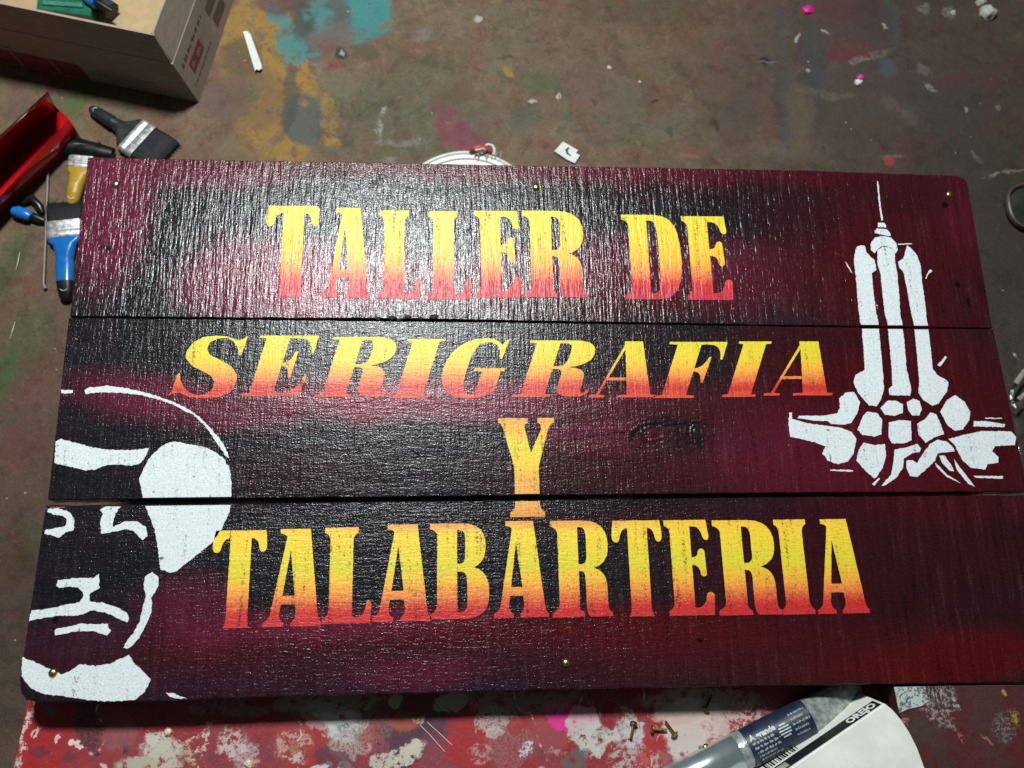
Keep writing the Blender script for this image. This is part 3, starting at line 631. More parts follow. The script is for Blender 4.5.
# ================================================================= RED TABLE
def PT(px, py): return P(px, py, TABLE_Z)
tl = PT(29, 690); bl = PT(13, 768); edge_l = (bl - tl).normalized()
tr = PT(893.5, 684); br = PT(905, 768); edge_r = (br - tr).normalized()
TA = tl - edge_l * .16; TB = tr - edge_r * .16; TC_ = tr + edge_r * .36; TD = tl + edge_l * .36
TORG = Vector(((TA.x + TC_.x) / 2, (TA.y + TC_.y) / 2, 0))
TABLE = empty('work_table', TORG, 'low work table with chipped red paint over cream, below the lower edge of the sign', 'table')
def table_mat():
    t = NT('chipped_red_paint'); t.sharp = .4; v = t.flat(t.co)
    w = t.warp(t.warp(v, 25, .022), 150, .014)
    n1 = t.noise(v, 18, 5, .6); n2 = t.noise(v, 90, 6, .75); n3 = t.noise(v, 330, 5, .8); f = t.noise(v, 700, 3, .7)
    col = t.mix(t.rng(n1, .35, .65), (.27, .016, .020), (.22, .040, .048))
    col = t.mix(t.math('MULTIPLY', t.rng(t.noise(v, 40, 5, .7), .52, .64), .6), col, (.13, .035, .045))
    col = t.mix(t.math('MULTIPLY', t.rng(n3, .52, .68), .35), col, (.36, .20, .19))
    brk = {'a': t.rng(n2, .40, .50), 'b': t.rng(n3, .42, .52), 'c': t.rng(t.noise(v, 130, 6, .8), .47, .53)}
    CR = (.52, .47, .41); GR = (.34, .33, .31); DKR = (.045, .025, .03); LIL = (.50, .47, .55)
    col = t.blobs(col, w, [
      (45,730,30,50,0,.4,(.33,.012,.016),.8), (90,750,30,20,0,.4,(.26,.03,.04),.6), (50,712,8,7,0,.4,(.12,.08,.12),.7), (85,722,10,22,-12,.4,DKR,.9,'b'), (92,738,9,10,0,.4,DKR,.9,'b'), (97,753,4,4,0,.3,DKR,.9), (127,751,5,5,0,.35,(.05,.035,.035),.95), (40,750,12,6,0,.4,(.10,.02,.03),.7), (68,757,7,5,0,.4,(.08,.03,.03),.6),
      (120,735,20,16,0,.5,(.25,.09,.10),.6), (24,735,2.6,60,7,.35,(.62,.50,.47),.95,'c'), (18,760,4,12,8,.35,(.5,.45,.42),.9,'c'), (38,735,2,4,20,.3,(.7,.5,.48),.9), (61,738,2,4,20,.3,(.7,.5,.48),.8), (75,742,6,3,10,.3,(.75,.55,.52),.9), (80,747,4,2,0,.3,(.75,.55,.52),.9),
      (156,746,16,11,-30,.5,CR,.95,'b'), (166,756,17,14,-20,.5,(.46,.44,.36),.95,'a'), (140,766,22,7,0,.4,(.40,.38,.30),.9,'a'), (152,741,6,8,0,.3,CR,.9), (190,745,16,3,-8,.4,(.62,.42,.38),.8,'c'), (205,742,4,16,10,.4,(.62,.46,.42),.8,'c'), (190,757,12,5,50,.4,(.5,.4,.28),.7,'c'), (232,745,14,14,0,.5,(.58,.48,.46),.75,'c'), (245,755,12,14,0,.5,(.5,.42,.42),.6,'b'),
      (338,722,34,14,4,.2,(.52,.53,.49),.95,'a'), (345,730,18,10,0,.3,(.46,.47,.44),.95,'b'), (344,727,7,5,0,.4,(.12,.14,.24),.8,'b'), (350,742,24,14,0,.35,(.33,.31,.29),.85,'b'), (322,712,20,10,0,.4,(.5,.5,.46),.8,'a'),
      (300,738,26,26,0,.4,(.33,.03,.03),.6), (292,744,18,12,0,.5,(.6,.48,.40),.5,'c'), (295,756,14,5,20,.4,(.55,.5,.46),.7,'c'), (296,748,5,6,0,.4,(.28,.10,.02),.7), (322,766,12,5,-10,.3,LIL,.95), (347,766,7,6,0,.3,(.55,.48,.44),.9,'a'),
      (400,745,34,22,-40,.25,(.07,.032,.048),.9), (440,722,30,14,-40,.3,(.06,.032,.05),.85), (430,750,14,14,0,.4,(.2,.04,.06),.5), (335,758,22,8,20,.3,(.10,.03,.045),.8), (375,725,22,16,0,.4,(.22,.12,.12),.6,'b'), (405,722,14,10,0,.35,(.36,.08,.05),.75), (375,745,10,16,-35,.4,(.33,.07,.07),.6,'b'),
      (403,757,24,8,-26,.2,(.52,.45,.38),.97,'a'), (412,748,8,6,-40,.3,(.52,.45,.38),.9), (380,763,12,6,0,.3,(.48,.42,.36),.9,'a'), (418,720,6,3,0,.4,(.55,.42,.34),.8,'b'),
      (470,735,26,30,0,.4,(.34,.02,.025),.7), (492,718,16,12,0,.4,(.42,.38,.32),.8,'b'), (505,722,14,10,0,.4,(.30,.28,.25),.7,'b'), (495,732,8,5,0,.2,(.50,.44,.40),.85), (510,745,24,20,0,.4,(.27,.13,.13),.6,'b'), (515,725,10,8,0,.3,(.30,.02,.02),.8), (527,750,6,5,-20,.35,(.55,.58,.58),.85,'b'), (480,755,12,8,0,.4,(.45,.33,.30),.6,'c'),
      (548,735,20,16,20,.35,(.30,.06,.07),.7), (566,716,20,12,25,.25,(.62,.03,.24),.97), (585,730,17,20,-25,.2,(.45,.42,.39),.95,'a'), (583,716,14,8,10,.3,(.60,.30,.40),.8), (594,740,14,16,20,.25,(.47,.47,.42),.95,'a'), (600,735,9,3,-50,.4,(.20,.23,.18),.8,'b'), (575,760,16,8,-15,.25,(.10,.095,.085),.9,'a'), (556,752,9,3,10,.4,(.4,.33,.32),.6,'c'),
      (625,722,12,14,0,.4,(.40,.38,.36),.9,'b'), (635,735,20,12,0,.4,(.48,.46,.48),.9,'a'), (612,740,10,8,0,.4,(.50,.48,.44),.9,'c'), (640,760,30,12,0,.4,(.46,.42,.40),.75,'c'), (612,716,12,10,0,.4,(.24,.015,.02),.85), (655,738,14,14,0,.3,(.33,.02,.025),.95), (648,760,14,8,0,.4,(.40,.03,.03),.8,'a'), (660,720,10,6,0,.3,(.30,.02,.025),.9),
      (695,730,34,30,0,.22,(.54,.45,.41),.96), (680,712,26,10,0,.4,(.52,.36,.32),.8), (700,757,26,14,0,.3,(.50,.45,.42),.9,'a'), (725,722,20,14,0,.5,(.36,.05,.05),.85,'c'), (722,742,14,12,0,.5,(.36,.05,.06),.8,'c'), (688,760,8,7,0,.5,(.32,.02,.05),.85,'c'), (740,720,30,18,0,.5,(.5,.44,.41),.75,'c'), (718,755,14,8,0,.4,(.45,.4,.36),.6,'b'), (665,755,6,10,0,.5,(.3,.03,.04),.8,'c'),
      (795,760,40,20,0,.5,(.08,.03,.03),.7), (855,720,60,50,0,.4,(.10,.012,.014),.85), (330,700,60,10,0,.4,(.26,.27,.2),.75,'a'), (415,704,40,10,0,.4,(.10,.05,.03),.6), (450,702,16,9,0,.3,(.42,.38,.28),.8), (395,700,5,6,0,.3,(.45,.42,.36),.8), (215,708,30,9,0,.4,(.40,.22,.22),.5,'c'), (100,700,40,8,0,.4,(.12,.02,.02),.6), (520,700,60,10,0,.5,(.3,.25,.2),.6,'a'), (250,712,20,6,0,.4,(.2,.2,.18),.6,'a'), (700,700,60,12,0,.5,(.35,.3,.26),.7,'a')
      ], TABLE_Z, TORG, brk)
    # scattered chips and scratches
    ch = t.rng(t.noise(v, 240, 6, .85), .635, .655); gate = t.rng(t.noise(v, 20, 3, .6), .44, .56)
    col = t.mix(t.math('MULTIPLY', ch, gate), col, (.55, .46, .42))
    dk = t.rng(t.noise(t.vm('ADD', v, (3, 1, 0)), 170, 6, .8), .63, .66)
    col = t.mix(t.math('MULTIPLY', dk, .75), col, (.07, .03, .03))
    wv = t.n('ShaderNodeTexWave'); t.set(wv.inputs['Vector'], t.warp(t.scale(v, (1, 1, 1)), 6, .2)); wv.inputs['Scale'].default_value = 5; wv.inputs['Distortion'].default_value = 3
    sc = t.math('MULTIPLY', t.rng(wv.outputs['Fac'], .992, .999), t.rng(t.noise(v, 60, 3, .6), .5, .62))
    col = t.mix(t.math('MULTIPLY', sc, .8), col, (.6, .5, .46))
    h = t.math('ADD', t.math('MULTIPLY', n3, .5), t.math('ADD', t.math('MULTIPLY', ch, -.35), t.math('MULTIPLY', n2, .4)))
    return t.fin(col, t.rng(n2, .3, .7, .38, .6), 0, t.bump(h, .6, .0009), .4)
def ragged(a, b, n, amp, seed):
    out = []
    for k in range(n):
        p = a.lerp(b, k / n); j = noise.noise(Vector((k * .35, seed, 0))) * amp + noise.noise(Vector((k * 1.3, seed, 5))) * amp * .5
        d = (b - a).normalized(); out.append((p.x - d.y * j, p.y + d.x * j))
    return out
mb = MB(); mb.prism(ragged(TA, TB, 60, .0008, 1) + ragged(TB, TC_, 40, .0008, 2) + ragged(TC_, TD, 60, .0008, 3) + ragged(TD, TA, 60, .0010, 4), TABLE_Z - .022, TABLE_Z, .0018)
TM = table_mat(); mb.build('tabletop', TM, TABLE)
leg_m = simple('dark_red_leg_paint', (.16, .02, .02), .5, scale=60, bump=.3)
cx, cy = TORG.x, TORG.y
for p in (TA, TB, TC_, TD):
    q = Vector((p.x + (cx - p.x) * .09, p.y + (cy - p.y) * .14, 0)); mb = MB(); mb.box((q.x, q.y, 0), .045, .045, TABLE_Z - .022); mb.build('leg', leg_m, TABLE, bevel=.003)
for a, b in ((TA, TB), (TD, TC_)):
    q = (a + b) / 2; mb = MB(); mb.box((q.x, q.y + (cy - q.y) * .14, TABLE_Z - .08), (b - a).length * .86 - .05, .02, .0575); mb.build('apron', leg_m, TABLE)

# ================================================================= CARDBOARD BOX
K = P(199, 102.5, 0)
eu = (P(0, 61, 0) - K).normalized(); ev = Vector((-eu.y, eu.x, 0)); ev = ev if ev.y > 0 else -ev
e2 = (P(233.5, 0, 0) - K).normalized()
ang = (math.atan2(ev.y, ev.x) - math.atan2(e2.y, e2.x)) / 2      # share the error between both sides
Rm = Matrix.Rotation(-ang, 3, 'Z'); eu = Rm @ eu; ev = Rm @ ev
LU, LV, WH, FH, CT = .46, .34, .088, .052, .004
BOX = empty('cardboard_box', K, 'open brown cardboard carton with upright flaps and small red print, at the back left corner', 'cardboard box')
def card_mat(A=(.30, .24, .19), B=(.36, .29, .23)):
    t = NT('corrugated_cardboard')
    n = t.noise(t.scale(t.co, (60, 60, 200)), 1, 4, .6); n2 = t.noise(t.co, 9, 4, .6)
    col = t.mix(t.rng(n, .35, .7), A, B)
    col = t.mix(t.math('MULTIPLY', t.rng(n2, .5, .7), .4), col, (.22, .15, .10))
    return t.fin(col, .75, 0, t.bump(n, .25, .0006), .3)
CARD_SHADED = card_mat(); CARD_LIT = card_mat((.42, .30, .16), (.48, .34, .19))  # outer walls greyed, inside bottom tan: shading put into the card colours
def B_(u, v, z): return K + eu * u + ev * v + Vector((-.13 * z, 0, z))
def slab(mb, a, b, c, d, n):
    """quad a,b,c,d given thickness along n"""
    vs = [a, b, c, d] + [p + n for p in (a, b, c, d)]
    mb.add(vs, [(3, 2, 1, 0), (4, 5, 6, 7), (0, 1, 5, 4), (1, 2, 6, 5), (2, 3, 7, 6), (3, 0, 4, 7)])
def wall(u0, v0, u1, v1, nn, name, z0=0, z1=WH, leanz=0, lean=Vector((0, 0, 0)), inset=0):
    mb = MB(); a, b = B_(u0, v0, z0), B_(u1, v1, z0); d = (b - a).normalized()
    c, e = B_(u1, v1, z1) + lean - d * inset, B_(u0, v0, z1) + lean + d * inset
    slab(mb, a, b, c, e, nn * CT); return mb.build(name, CARD_SHADED, BOX)
wall(0, 0, LU, 0, ev, 'side_panel'); wall(0, CT, 0, LV - CT, eu, 'side_panel'); wall(0, LV, LU, LV, -ev, 'side_panel'); wall(LU, CT, LU, LV - CT, -eu, 'side_panel')
mb = MB(); slab(mb, B_(CT, CT, .001), B_(LU - CT, CT, .001), B_(LU - CT, LV - CT, .001), B_(CT, LV - CT, .001), Vector((0, 0, .003))); mb.build('bottom_panel', CARD_LIT, BOX)
wall(.002, .0006, LU - .002, .0006, ev * .8, 'flap', WH + .0005, WH + FH, lean=ev * .004, inset=.001)
wall(.0008, .003, .0008, LV - .003, eu * .8, 'flap', WH + .0005, WH + FH, lean=eu * .004, inset=.004)
wall(.002, LV, LU - .002, LV, -ev * .8, 'flap', WH + .0005, WH + FH, lean=ev * .03, inset=.004)
wall(LU, .003, LU, LV - .003, -eu * .8, 'flap', WH + .0005, WH + FH, lean=eu * .03, inset=.004)
# printed marks
REDINK = simple('red_carton_ink', (.20, .035, .03), .7, scale=300); DARKINK = simple('dark_carton_ink', (.12, .09, .07), .75, scale=300)
def text_mesh(txt, size, bold=0.0):
    c = bpy.data.curves.new('t', 'FONT'); c.body = txt; c.size = size; c.offset = bold; c.resolution_u = 2
    o = bpy.data.objects.new('t', c); COL.objects.link(o)
    dg = bpy.context.evaluated_depsgraph_get(); me = bpy.data.meshes.new_from_object(o.evaluated_get(dg))
    vs = [v.co.copy() for v in me.vertices]; fs = [tuple(p.vertices) for p in me.polygons]
    bpy.data.objects.remove(o); bpy.data.meshes.remove(me); bpy.data.curves.remove(c); return vs, fs
def put_text(mb, txt, size, o, ex, ey, nrm, bold=0.0, width=None):
    vs, fs = text_mesh(txt, size, bold)
    if not vs: return
    wd = max(v.x for v in vs); s = (width / wd) if width else 1
    mb.add([o + ex * (v.x * s) + ey * v.y + nrm for v in vs], fs)
def qd(mb, o, ex, ey, x0, y0, x1, y1, n):
    mb.add([o + ex * x0 + ey * y0 + n, o + ex * x1 + ey * y0 + n, o + ex * x1 + ey * y1 + n, o + ex * x0 + ey * y1 + n], [(0, 1, 2, 3)])
Z = Vector((0, 0, 1)); nr = -eu * .0004
# right face: writing runs away from the corner (along ev), upright = Z
ZL = Vector((-.13, 0, 1))      # the carton leans a little
def strokes(place, w, h, seed, n):
    """a line of tiny print, too small to read: upright strokes grouped into words"""
    rr = random.Random(seed); x = 0
    while x < w:
        for _ in range(rr.randint(2, 6)):
            a = w / n * rr.uniform(.35, .8); y0 = rr.choice((0, 0, .25)) * h; y1 = h * rr.choice((.7, 1, 1))
            if x + a < w: place(x, y0, x + a * .55, y1); place(x, h * .4, x + a, h * .62)
            x += a * 1.25
        x += w / n * 1.1
mb = MB(); qd(mb, K, ev, ZL, .026, .034, .070, .053, nr); red = mb.build('red_print', REDINK, BOX)
mb = MB(); strokes(lambda a, b, c, d: qd(mb, K, ev, ZL, .012 + a, .062 + b, .012 + c, .062 + d, nr), .090, .007, 1, 26); mb.build('dark_print', DARKINK, BOX)
mb = MB(); strokes(lambda a, b, c, d: qd(mb, K, ev, ZL, .012 + a, .020 + b, .012 + c, .020 + d, nr), .080, .004, 2, 30); mb.build('dark_print', DARKINK, BOX)
mb = MB(); qd(mb, K, ev, ZL, .118, .018, .158, .036, nr); mb.build('dark_print', DARKINK, BOX)
mb = MB(); qd(mb, K, ev, ZL, .114, .046, .18, .062, nr); mb.build('dark_print', DARKINK, BOX)
mb = MB(); strokes(lambda a, b, c, d: qd(mb, K, ev, ZL, .030 + a, .038 + b, .030 + c, .038 + d, nr * 1.8), .037, .010, 3, 7); mb.build('pale_print', CARD_SHADED, red)
nf = -ev * .0004
mb = MB()
for a, b in ((.158, .20), (.202, .255), (.257, .36)): qd(mb, K, eu, ZL, a, .002, b - .001, .036, nf)
mb.build('red_print', REDINK, BOX)
mb = MB(); qd(mb, K, eu, ZL, .25, .043, .33, .045, nf); mb.build('printed_line', DARKINK, BOX)
for zz in (.020, .028):
    mb = MB(); qd(mb, K, eu, ZL, .05, zz, .14, zz + .0012, nf); mb.build('printed_line', DARKINK, BOX)

# things inside the box (bottom top at z .004)
ZB = .0045
def PB(x, y, z=ZB): return P(x, y, z)
GREEN = simple('green_plastic', (.015, .12, .07), .35, scale=80); GREENL = simple('pale_green_plastic', (.06, .22, .15), .3, scale=60); BLUEP = simple('blue_plastic', (.01, .16, .55), .28, scale=60); BLACKP = simple('black_plastic', (.006, .006, .0065), .35, scale=60)
c = PB(66, 2, .02); G = empty('green_plastic_case', (c.x, c.y, ZB), 'flat green plastic case with pale ribbed lid inside the open carton', 'case')
def quadpx(l, z): return [(P(x, y, z).x, P(x, y, z).y) for x, y in l]
mb = MB(); mb.prism(quadpx([(40,-30),(92,-26),(91,16),(36,9)], .03), ZB, .03, .002); mb.build('case_body', GREEN, G)
for k, (ya, yb) in enumerate(((-24, -18), (-12, -4), (0, 4))):
    mb = MB(); mb.prism(quadpx([(43, ya), (82, ya + 3), (82, yb + 3), (42, yb)], .033), .0302, .033, .001); mb.build('lid_rib', GREENL, G)
c = PB(100, 4); U = empty('box_cutter', (c.x, c.y, ZB), 'blue knife handle with black tip lying in the carton beside the green case', 'knife')
mb = MB(); mb.tube([P(84, -8, .036), P(90, -2, .036), P(97, 3, .036)], [.008, .010, .009], 12); mb.build('handle', BLUEP, U, smooth=True)
mb = MB(); mb.tube([P(96, 2.5, .034), P(103, 6, .033), P(112, 11, .032)], [.0065, .006, .003], 10); mb.build('tip', BLACKP, U, smooth=True)
mb = MB(); mb.tube([P(84, -8, .02), P(112, 11, .02)], .0135, 8, sy=.9); mb.build('sheath', simple('dark_sheath', (.02, .03, .05), .5), U, smooth=True)

# ================================================================= BRUSHES
STEEL = simple('brushed_ferrule', (.66, .67, .66), .42, .75, var=.35, scale=140, bump=.3)
def bristle_mat():
    t = NT('black_bristle'); n = t.noise(t.scale(t.co, (900, 40, 900)), 1, 3, .7)
    return t.fin(t.mix(t.rng(n, .3, .7), (.003, .003, .0035), (.012, .012, .014)), .6, 0, t.bump(n, .9, .001), .3)
BRIST = bristle_mat()
def make_brush(loc, rz, w, lf, lb, lh, wh, hmat, tipmat, label, group='paint brushes on the floor'):
    """local frame: +y towards the bristles, origin at the ferrule centre on the floor"""
    R = empty('paint_brush', loc, label, 'paint brush', group, rz)
    M = Matrix.Translation(Vector(loc)) @ Matrix.Rotation(rz, 4, 'Z')
    def T(x, y, z): return M @ Vector((x, y, z))
    def sect(y, hw, z0, z1, n=8):
        zc = (z0 + z1) / 2; hz = (z1 - z0) / 2; r = min(hz, hw) * .9; pts = []
        for sx, sz, a0 in ((1, 1, 0), (-1, 1, 90), (-1, -1, 180), (1, -1, 270)):
            for k in range(4):
                a = math.radians(a0 + 90 * k / 3)
                pts.append(T(sx * (hw - r) + r * math.cos(a), y, zc + sz * (hz - r) + r * math.sin(a)))
        return pts
    mb = MB(); mb.loft([sect(-lf / 2, w / 2 * .94, .002, .014), sect(-lf / 2 + .002, w / 2, .0015, .0155), sect(-lf * .12, w / 2, .0015, .0155), sect(-lf * .08, w / 2 * .985, .002, .0148), sect(lf * .02, w / 2 * .985, .002, .0148), sect(lf * .06, w / 2, .0015, .0155), sect(lf / 2, w / 2 * .99, .0015, .015)])
    mb.build('ferrule', STEEL, R, smooth=True)
    mb = MB(); rows = []
    mb.loft([sect(lf / 2 - .002, w / 2 * .95, .0025, .0142), sect(lf / 2 + lb * .5, w / 2 * .99, .002, .014), sect(lf / 2 + lb * .85, w / 2 * 1.0, .0015, .0115), sect(lf / 2 + lb, w / 2 * .97, .001, .007)])
    for k in range(34):                                     # loose hairs at the tip
        x = -w / 2 * .95 + w * .95 * k / 33; j = random.uniform(-.002, .002)
        mb.tube([T(x, lf / 2 + lb * .8, .008), T(x + j * .5, lf / 2 + lb + random.uniform(.001, .0045), random.uniform(.002, .007))], [.0009, .0004], 4)
    mb.build('bristles', BRIST, R, smooth=True)
    mb = MB(); prof = [(-lf / 2 + .001, w / 2 * .92, .002, .0145), (-lf / 2 - .004, w / 2 * .88, .002, .015), (-lf / 2 - .010, w / 2 * .62, .002, .0165), (-lf / 2 - .018, wh * .62, .002, .0175), (-lf / 2 - .030, wh * .5, .002, .018), (-lf / 2 - lh * .45, wh * .56, .002, .019), (-lf / 2 - lh * .72, wh * .5, .002, .018)]
    mb.loft([sect(*p) for p in prof]); mb.build('handle', hmat, R, smooth=True)
    mb = MB(); prof = [(-lf / 2 - lh * .715, wh * .515, .002, .0182), (-lf / 2 - lh * .85, wh * .47, .002, .016), (-lf / 2 - lh * .95, wh * .38, .002, .014), (-lf / 2 - lh, wh * .16, .003, .011)]
    tipo = mb.loft([sect(*p) for p in prof]).build('handle_tip', tipmat, R, smooth=True)
    mb = MB(); cc = T(0, -lf / 2 - lh * .82, .0150)
    ring = [cc + (M.to_3x3() @ Vector((math.cos(a) * wh * .22, math.sin(a) * wh * .22, 0))) for a in [q * math.pi / 8 for q in range(17)]]
    mb.tube(ring, .0011, 6); mb.build('hanging_eye', STEEL, tipo, smooth=True)
    return R
def heading(a, b):
    d = P(*b, .008) - P(*a, .008); return math.atan2(-d.x, d.y)
k = S(65, 230, .01)
c = P(65.2, 230.5, .008); BLUEH = simple('blue_handle_lacquer', (.008, .13, .42), .2, var=.12, scale=50, bump=.05)
make_brush((c.x, c.y, 0), heading((67, 300), (65.5, 205)), 37 * k, 19 * k, 24 * k, 69 * k, 16.5 * k, BLUEH, BLACKP, 'blue handled paint brush with black bristles, lying beside the left edge of the sign')
c = P(138, 139, .008); kk = S(138, 139, .01); DGH = simple('dark_grey_handle', (.025, .028, .028), .25, var=.3, scale=60)
make_brush((c.x, c.y, 0), heading((92, 104), (165, 151)), 43 * kk, 17 * kk, 27 * kk, 54 * kk, 12 * kk, DGH, DGH, 'dark grey handled paint brush between the carton and the sign corner')
YLH = simple('mustard_handle', (.42, .26, .02), .4, scale=60)
c = P(82, 164, .008)
b3 = make_brush((c.x, c.y, 0), heading((77, 200), (89, 150)), 29 * k, 14 * k, 20 * k, 42 * k, 14 * k, YLH, YLH, 'mustard yellow handled paint brush half hidden between the red scoop and the sign')

# ================================================================= RED SCOOP
REDP = simple('glossy_red_plastic', (.46, .008, .012), .10, var=.12, scale=30, bump=.05, spec=.6)
def scoop():
    c = P(25, 165, 0); R = empty('red_plastic_scoop', (c.x, c.y, 0), 'glossy red plastic scoop with a curved trough, at the left edge under the carton', 'scoop')
    A = [((48, 91), .055), ((-62, 198), .055)]
    mb = MB(); rings = []
    N = 14
    for i in range(N + 1):
        u = i / N
        def L(p, q, z): return P(p[0] + (q[0] - p[0]) * u, p[1] + (q[1] - p[1]) * u, z)
        sag = 3.0 * math.sin(u * math.pi) * .4
        row = [L((48, 91), (-60, 190), .115), L((50.0, 96), (-57, 196), .088), L((52.5, 101), (-52, 204), .060), L((55, 105.5), (-47, 211), .036), L((58, 109.5), (-41, 218), .022),
               L((60.5, 111.6), (-38, 222), .029), L((63, 113.2), (-36, 226), .039), L((66, 115.6), (-34, 230), .046), L((69, 119), (-34, 235), .047), L((72, 123.5), (-36, 240), .042), L((75.5, 129), (-41, 247), .031), L((78.5, 134), (-48, 254), .016), L((81, 138), (-58, 262), .003)]
        rings.append(row)
    # solid shell: same rows offset downwards
    th = .0022
    full = [r + [p + Vector((0.0, -.0004, -th)) for p in reversed(r)] for r in rings]
    mb.loft(full, cap=True); mb.build('trough', REDP, R, smooth=True)
scoop()
# dark cloth/handle in the shadow of the scoop
mb = MB(); mb.tube([P(62, 146, .012), P(80, 147, .013), P(100, 151, .012), P(113, 154, .011)], [.012, .013, .0105, .009], 12, sy=.7)
tag(mb.build('black_handle', BLACKP, smooth=True, origin=P(88, 150, 0)), 'stout black plastic handle poking out from under the red scoop towards the sign corner', 'handle')
# small blue and black tool + thin rod
c = P(30, 213, 0); R = empty('small_cutter', c, 'small blue and black cutter half hidden in the shadow of the red scoop', 'cutter')
mb = MB(); mb.tube([P(13, 211, .010), P(18, 212, .010), P(27, 215, .010), P(31, 217, .009)], [.006, .0082, .0080, .006], 12); mb.build('body', BLUEP, R, smooth=True)
mb = MB(); mb.tube([P(30, 215.5, .007), P(38, 218.5, .007), P(45, 221, .006)], [.0055, .0062, .004], 10); mb.build('tip', BLACKP, R, smooth=True)
mb = MB(); mb.tube([P(22, 203, .006), P(32, 198, .008), P(40, 207, .008), P(43, 213, .006)], [.003, .0055, .0055, .003], 10); mb.build('clip', BLACKP, R, smooth=True)
ROD = simple('dull_grey_metal', (.20, .18, .15), .5, .3, scale=200)
mb = MB(); mb.tube([P(48, 172, .004), P(46, 230, .004), P(43.5, 284, .004)], .0019, 10)
mb.tube([P(43.5, 284, .004), P(45.5, 289, .004)], [.0022, .0028], 8)
tag(mb.build('thin_rod', ROD, smooth=True, origin=P(46, 230, 0)), 'thin dull grey metal rod lying to the left of the blue handled brush', 'rod')
STRAW = simple('pale_splinter', (.50, .46, .36), .6, scale=300)
for i, (a, b, lb) in enumerate([((20, 252), (16, 270), 'short pale splinter on the floor left of the thin grey rod'), ((15, 322), (10, 339), 'thin greenish splinter on the floor low at the left edge'), ((560, 93), (560.5, 100), 'tiny pale splinter on the floor above the middle of the sign')]):
    mb = MB(); pa, pb = P(*a, .0015), P(*b, .0015); mb.tube([pa, (pa + pb) / 2 + Vector((.0006, 0, .0008)), pb], [.0004, .0009, .0003], 5)
    tag(mb.build('splinter', STRAW, origin=(pa + pb) / 2), lb, 'splinter', 'wood splinters on the floor')

# ================================================================= WHITE BITS ON THE FLOOR
PAPER = simple('white_paper', (.62, .64, .62), .7, scale=70, var=.12)
c = P(252, 50, 0); R = empty('paper_strip', c, 'narrow folded white paper strip on the mustard stain right of the carton', 'paper strip')
mb = MB(); l = quadpx([(243, 31.5), (248, 31), (262, 68), (259, 70.5), (256.5, 69), (255, 71)], .006)
mb.prism(l, .0055, .0062); mb.build('upper_fold', PAPER, R)
mb = MB(); mb.prism(quadpx([(244.5, 33), (250, 33), (262, 66), (257, 68)], .002), .001, .0016); mb.build('lower_fold', PAPER, R)
mb = MB(); slab(mb, P(243, 31.5, .0055), P(255, 71, .0055), P(256.6, 69.5, .0012), P(244.6, 32, .0012), Vector((.0006, 0, 0))); mb.build('crease', PAPER, R)
c = P(567, 152, 0); R = empty('paper_scrap', c, 'torn white paper scrap with a dark hook mark, just above the sign', 'paper scrap')
mb = MB(); mb.prism(quadpx([(554.5, 151), (563, 141.5), (571, 146), (578, 150), (576, 153), (580, 155), (575, 163), (567, 159.5)], .004), .0030, .0036); mb.build('sheet', PAPER, R)
mb = MB(); mk = [(569, 147.5), (566.5, 150), (567.5, 153.5), (571, 156)]
mb.tube([P(x, y, .0036) for x, y in mk], [.0012, .0020, .0016, .0010], 6, sy=.2); mb.build('hook_mark', BLACKP, R)
# white plastic lid peeping out above the sign
c = P(467, 229, 0); kk = S(467, 200, 0); LR = .105
LIDC = P(467, 150.5, .010) - Vector((0, LR, .010))
R = empty('white_plastic_lid', (LIDC.x, LIDC.y, 0), 'round white plastic lid peeping out above the top edge of the sign', 'lid')
LIDM = simple('white_plastic', (.60, .61, .56), .35, scale=40, var=.12)
mb = MB(); mb.lathe((LIDC.x, LIDC.y, 0), [(LR - .002, .001), (LR, .003), (LR, .009), (LR - .0015, .0105), (LR - .004, .0105), (LR - .0055, .0085), (LR - .02, .0075), (.01, .0075)], 90); mb.build('disc', LIDM, R, smooth=True)
mb = MB(); ring = [Vector((LIDC.x + math.cos(a) * (LR - .012), LIDC.y + math.sin(a) * (LR - .012), .0085)) for a in [q * math.pi / 60 for q in range(121)]]
mb.tube(ring, .0013, 6); mb.build('rim_bead', simple('bead', (.5, .42, .36), .4), R, smooth=True)
c = P(483, 149, 0); R = empty('red_cord_clip', (c.x, c.y, .0105), 'small red and silver cord clip with a white loop, resting on the white lid', 'clip')
REDC = simple('red_cord', (.36, .03, .025), .45, scale=300)
mb = MB(); mb.tube([P(470, 151, .013), P(474, 148.5, .016), P(480, 147, .016), P(486, 148.5, .016), P(491, 152, .014)], [.003, .0042, .0045, .004, .003], 10); mb.build('cord_body', REDC, R, smooth=True)
mb = MB(); mb.tube([P(475, 150, .0200), P(483, 148.5, .0215), P(486, 150, .0200)], [.0012, .0016, .001], 8); mb.build('silver_bar', STEEL, R, smooth=True)
mb = MB(); mb.tube([P(484, 147, .014), P(488, 144.5, .015), P(492.5, 145.5, .015), P(494.5, 149.5, .014), P(494, 155, .012)], [.0018, .0022, .0022, .0022, .0018], 8); mb.build('white_loop', LIDM, R, smooth=True)
mb = MB()
for j in range(7):
    x = 476 + j * 4.2; mb.tube([P(x, 152, .012), P(x + random.uniform(-3, 3), 158 + random.uniform(-1, 2), .0115)], [.0011, .0006], 5)
mb.build('frayed_thread', simple('frayed', (.3, .28, .27), .7), R)

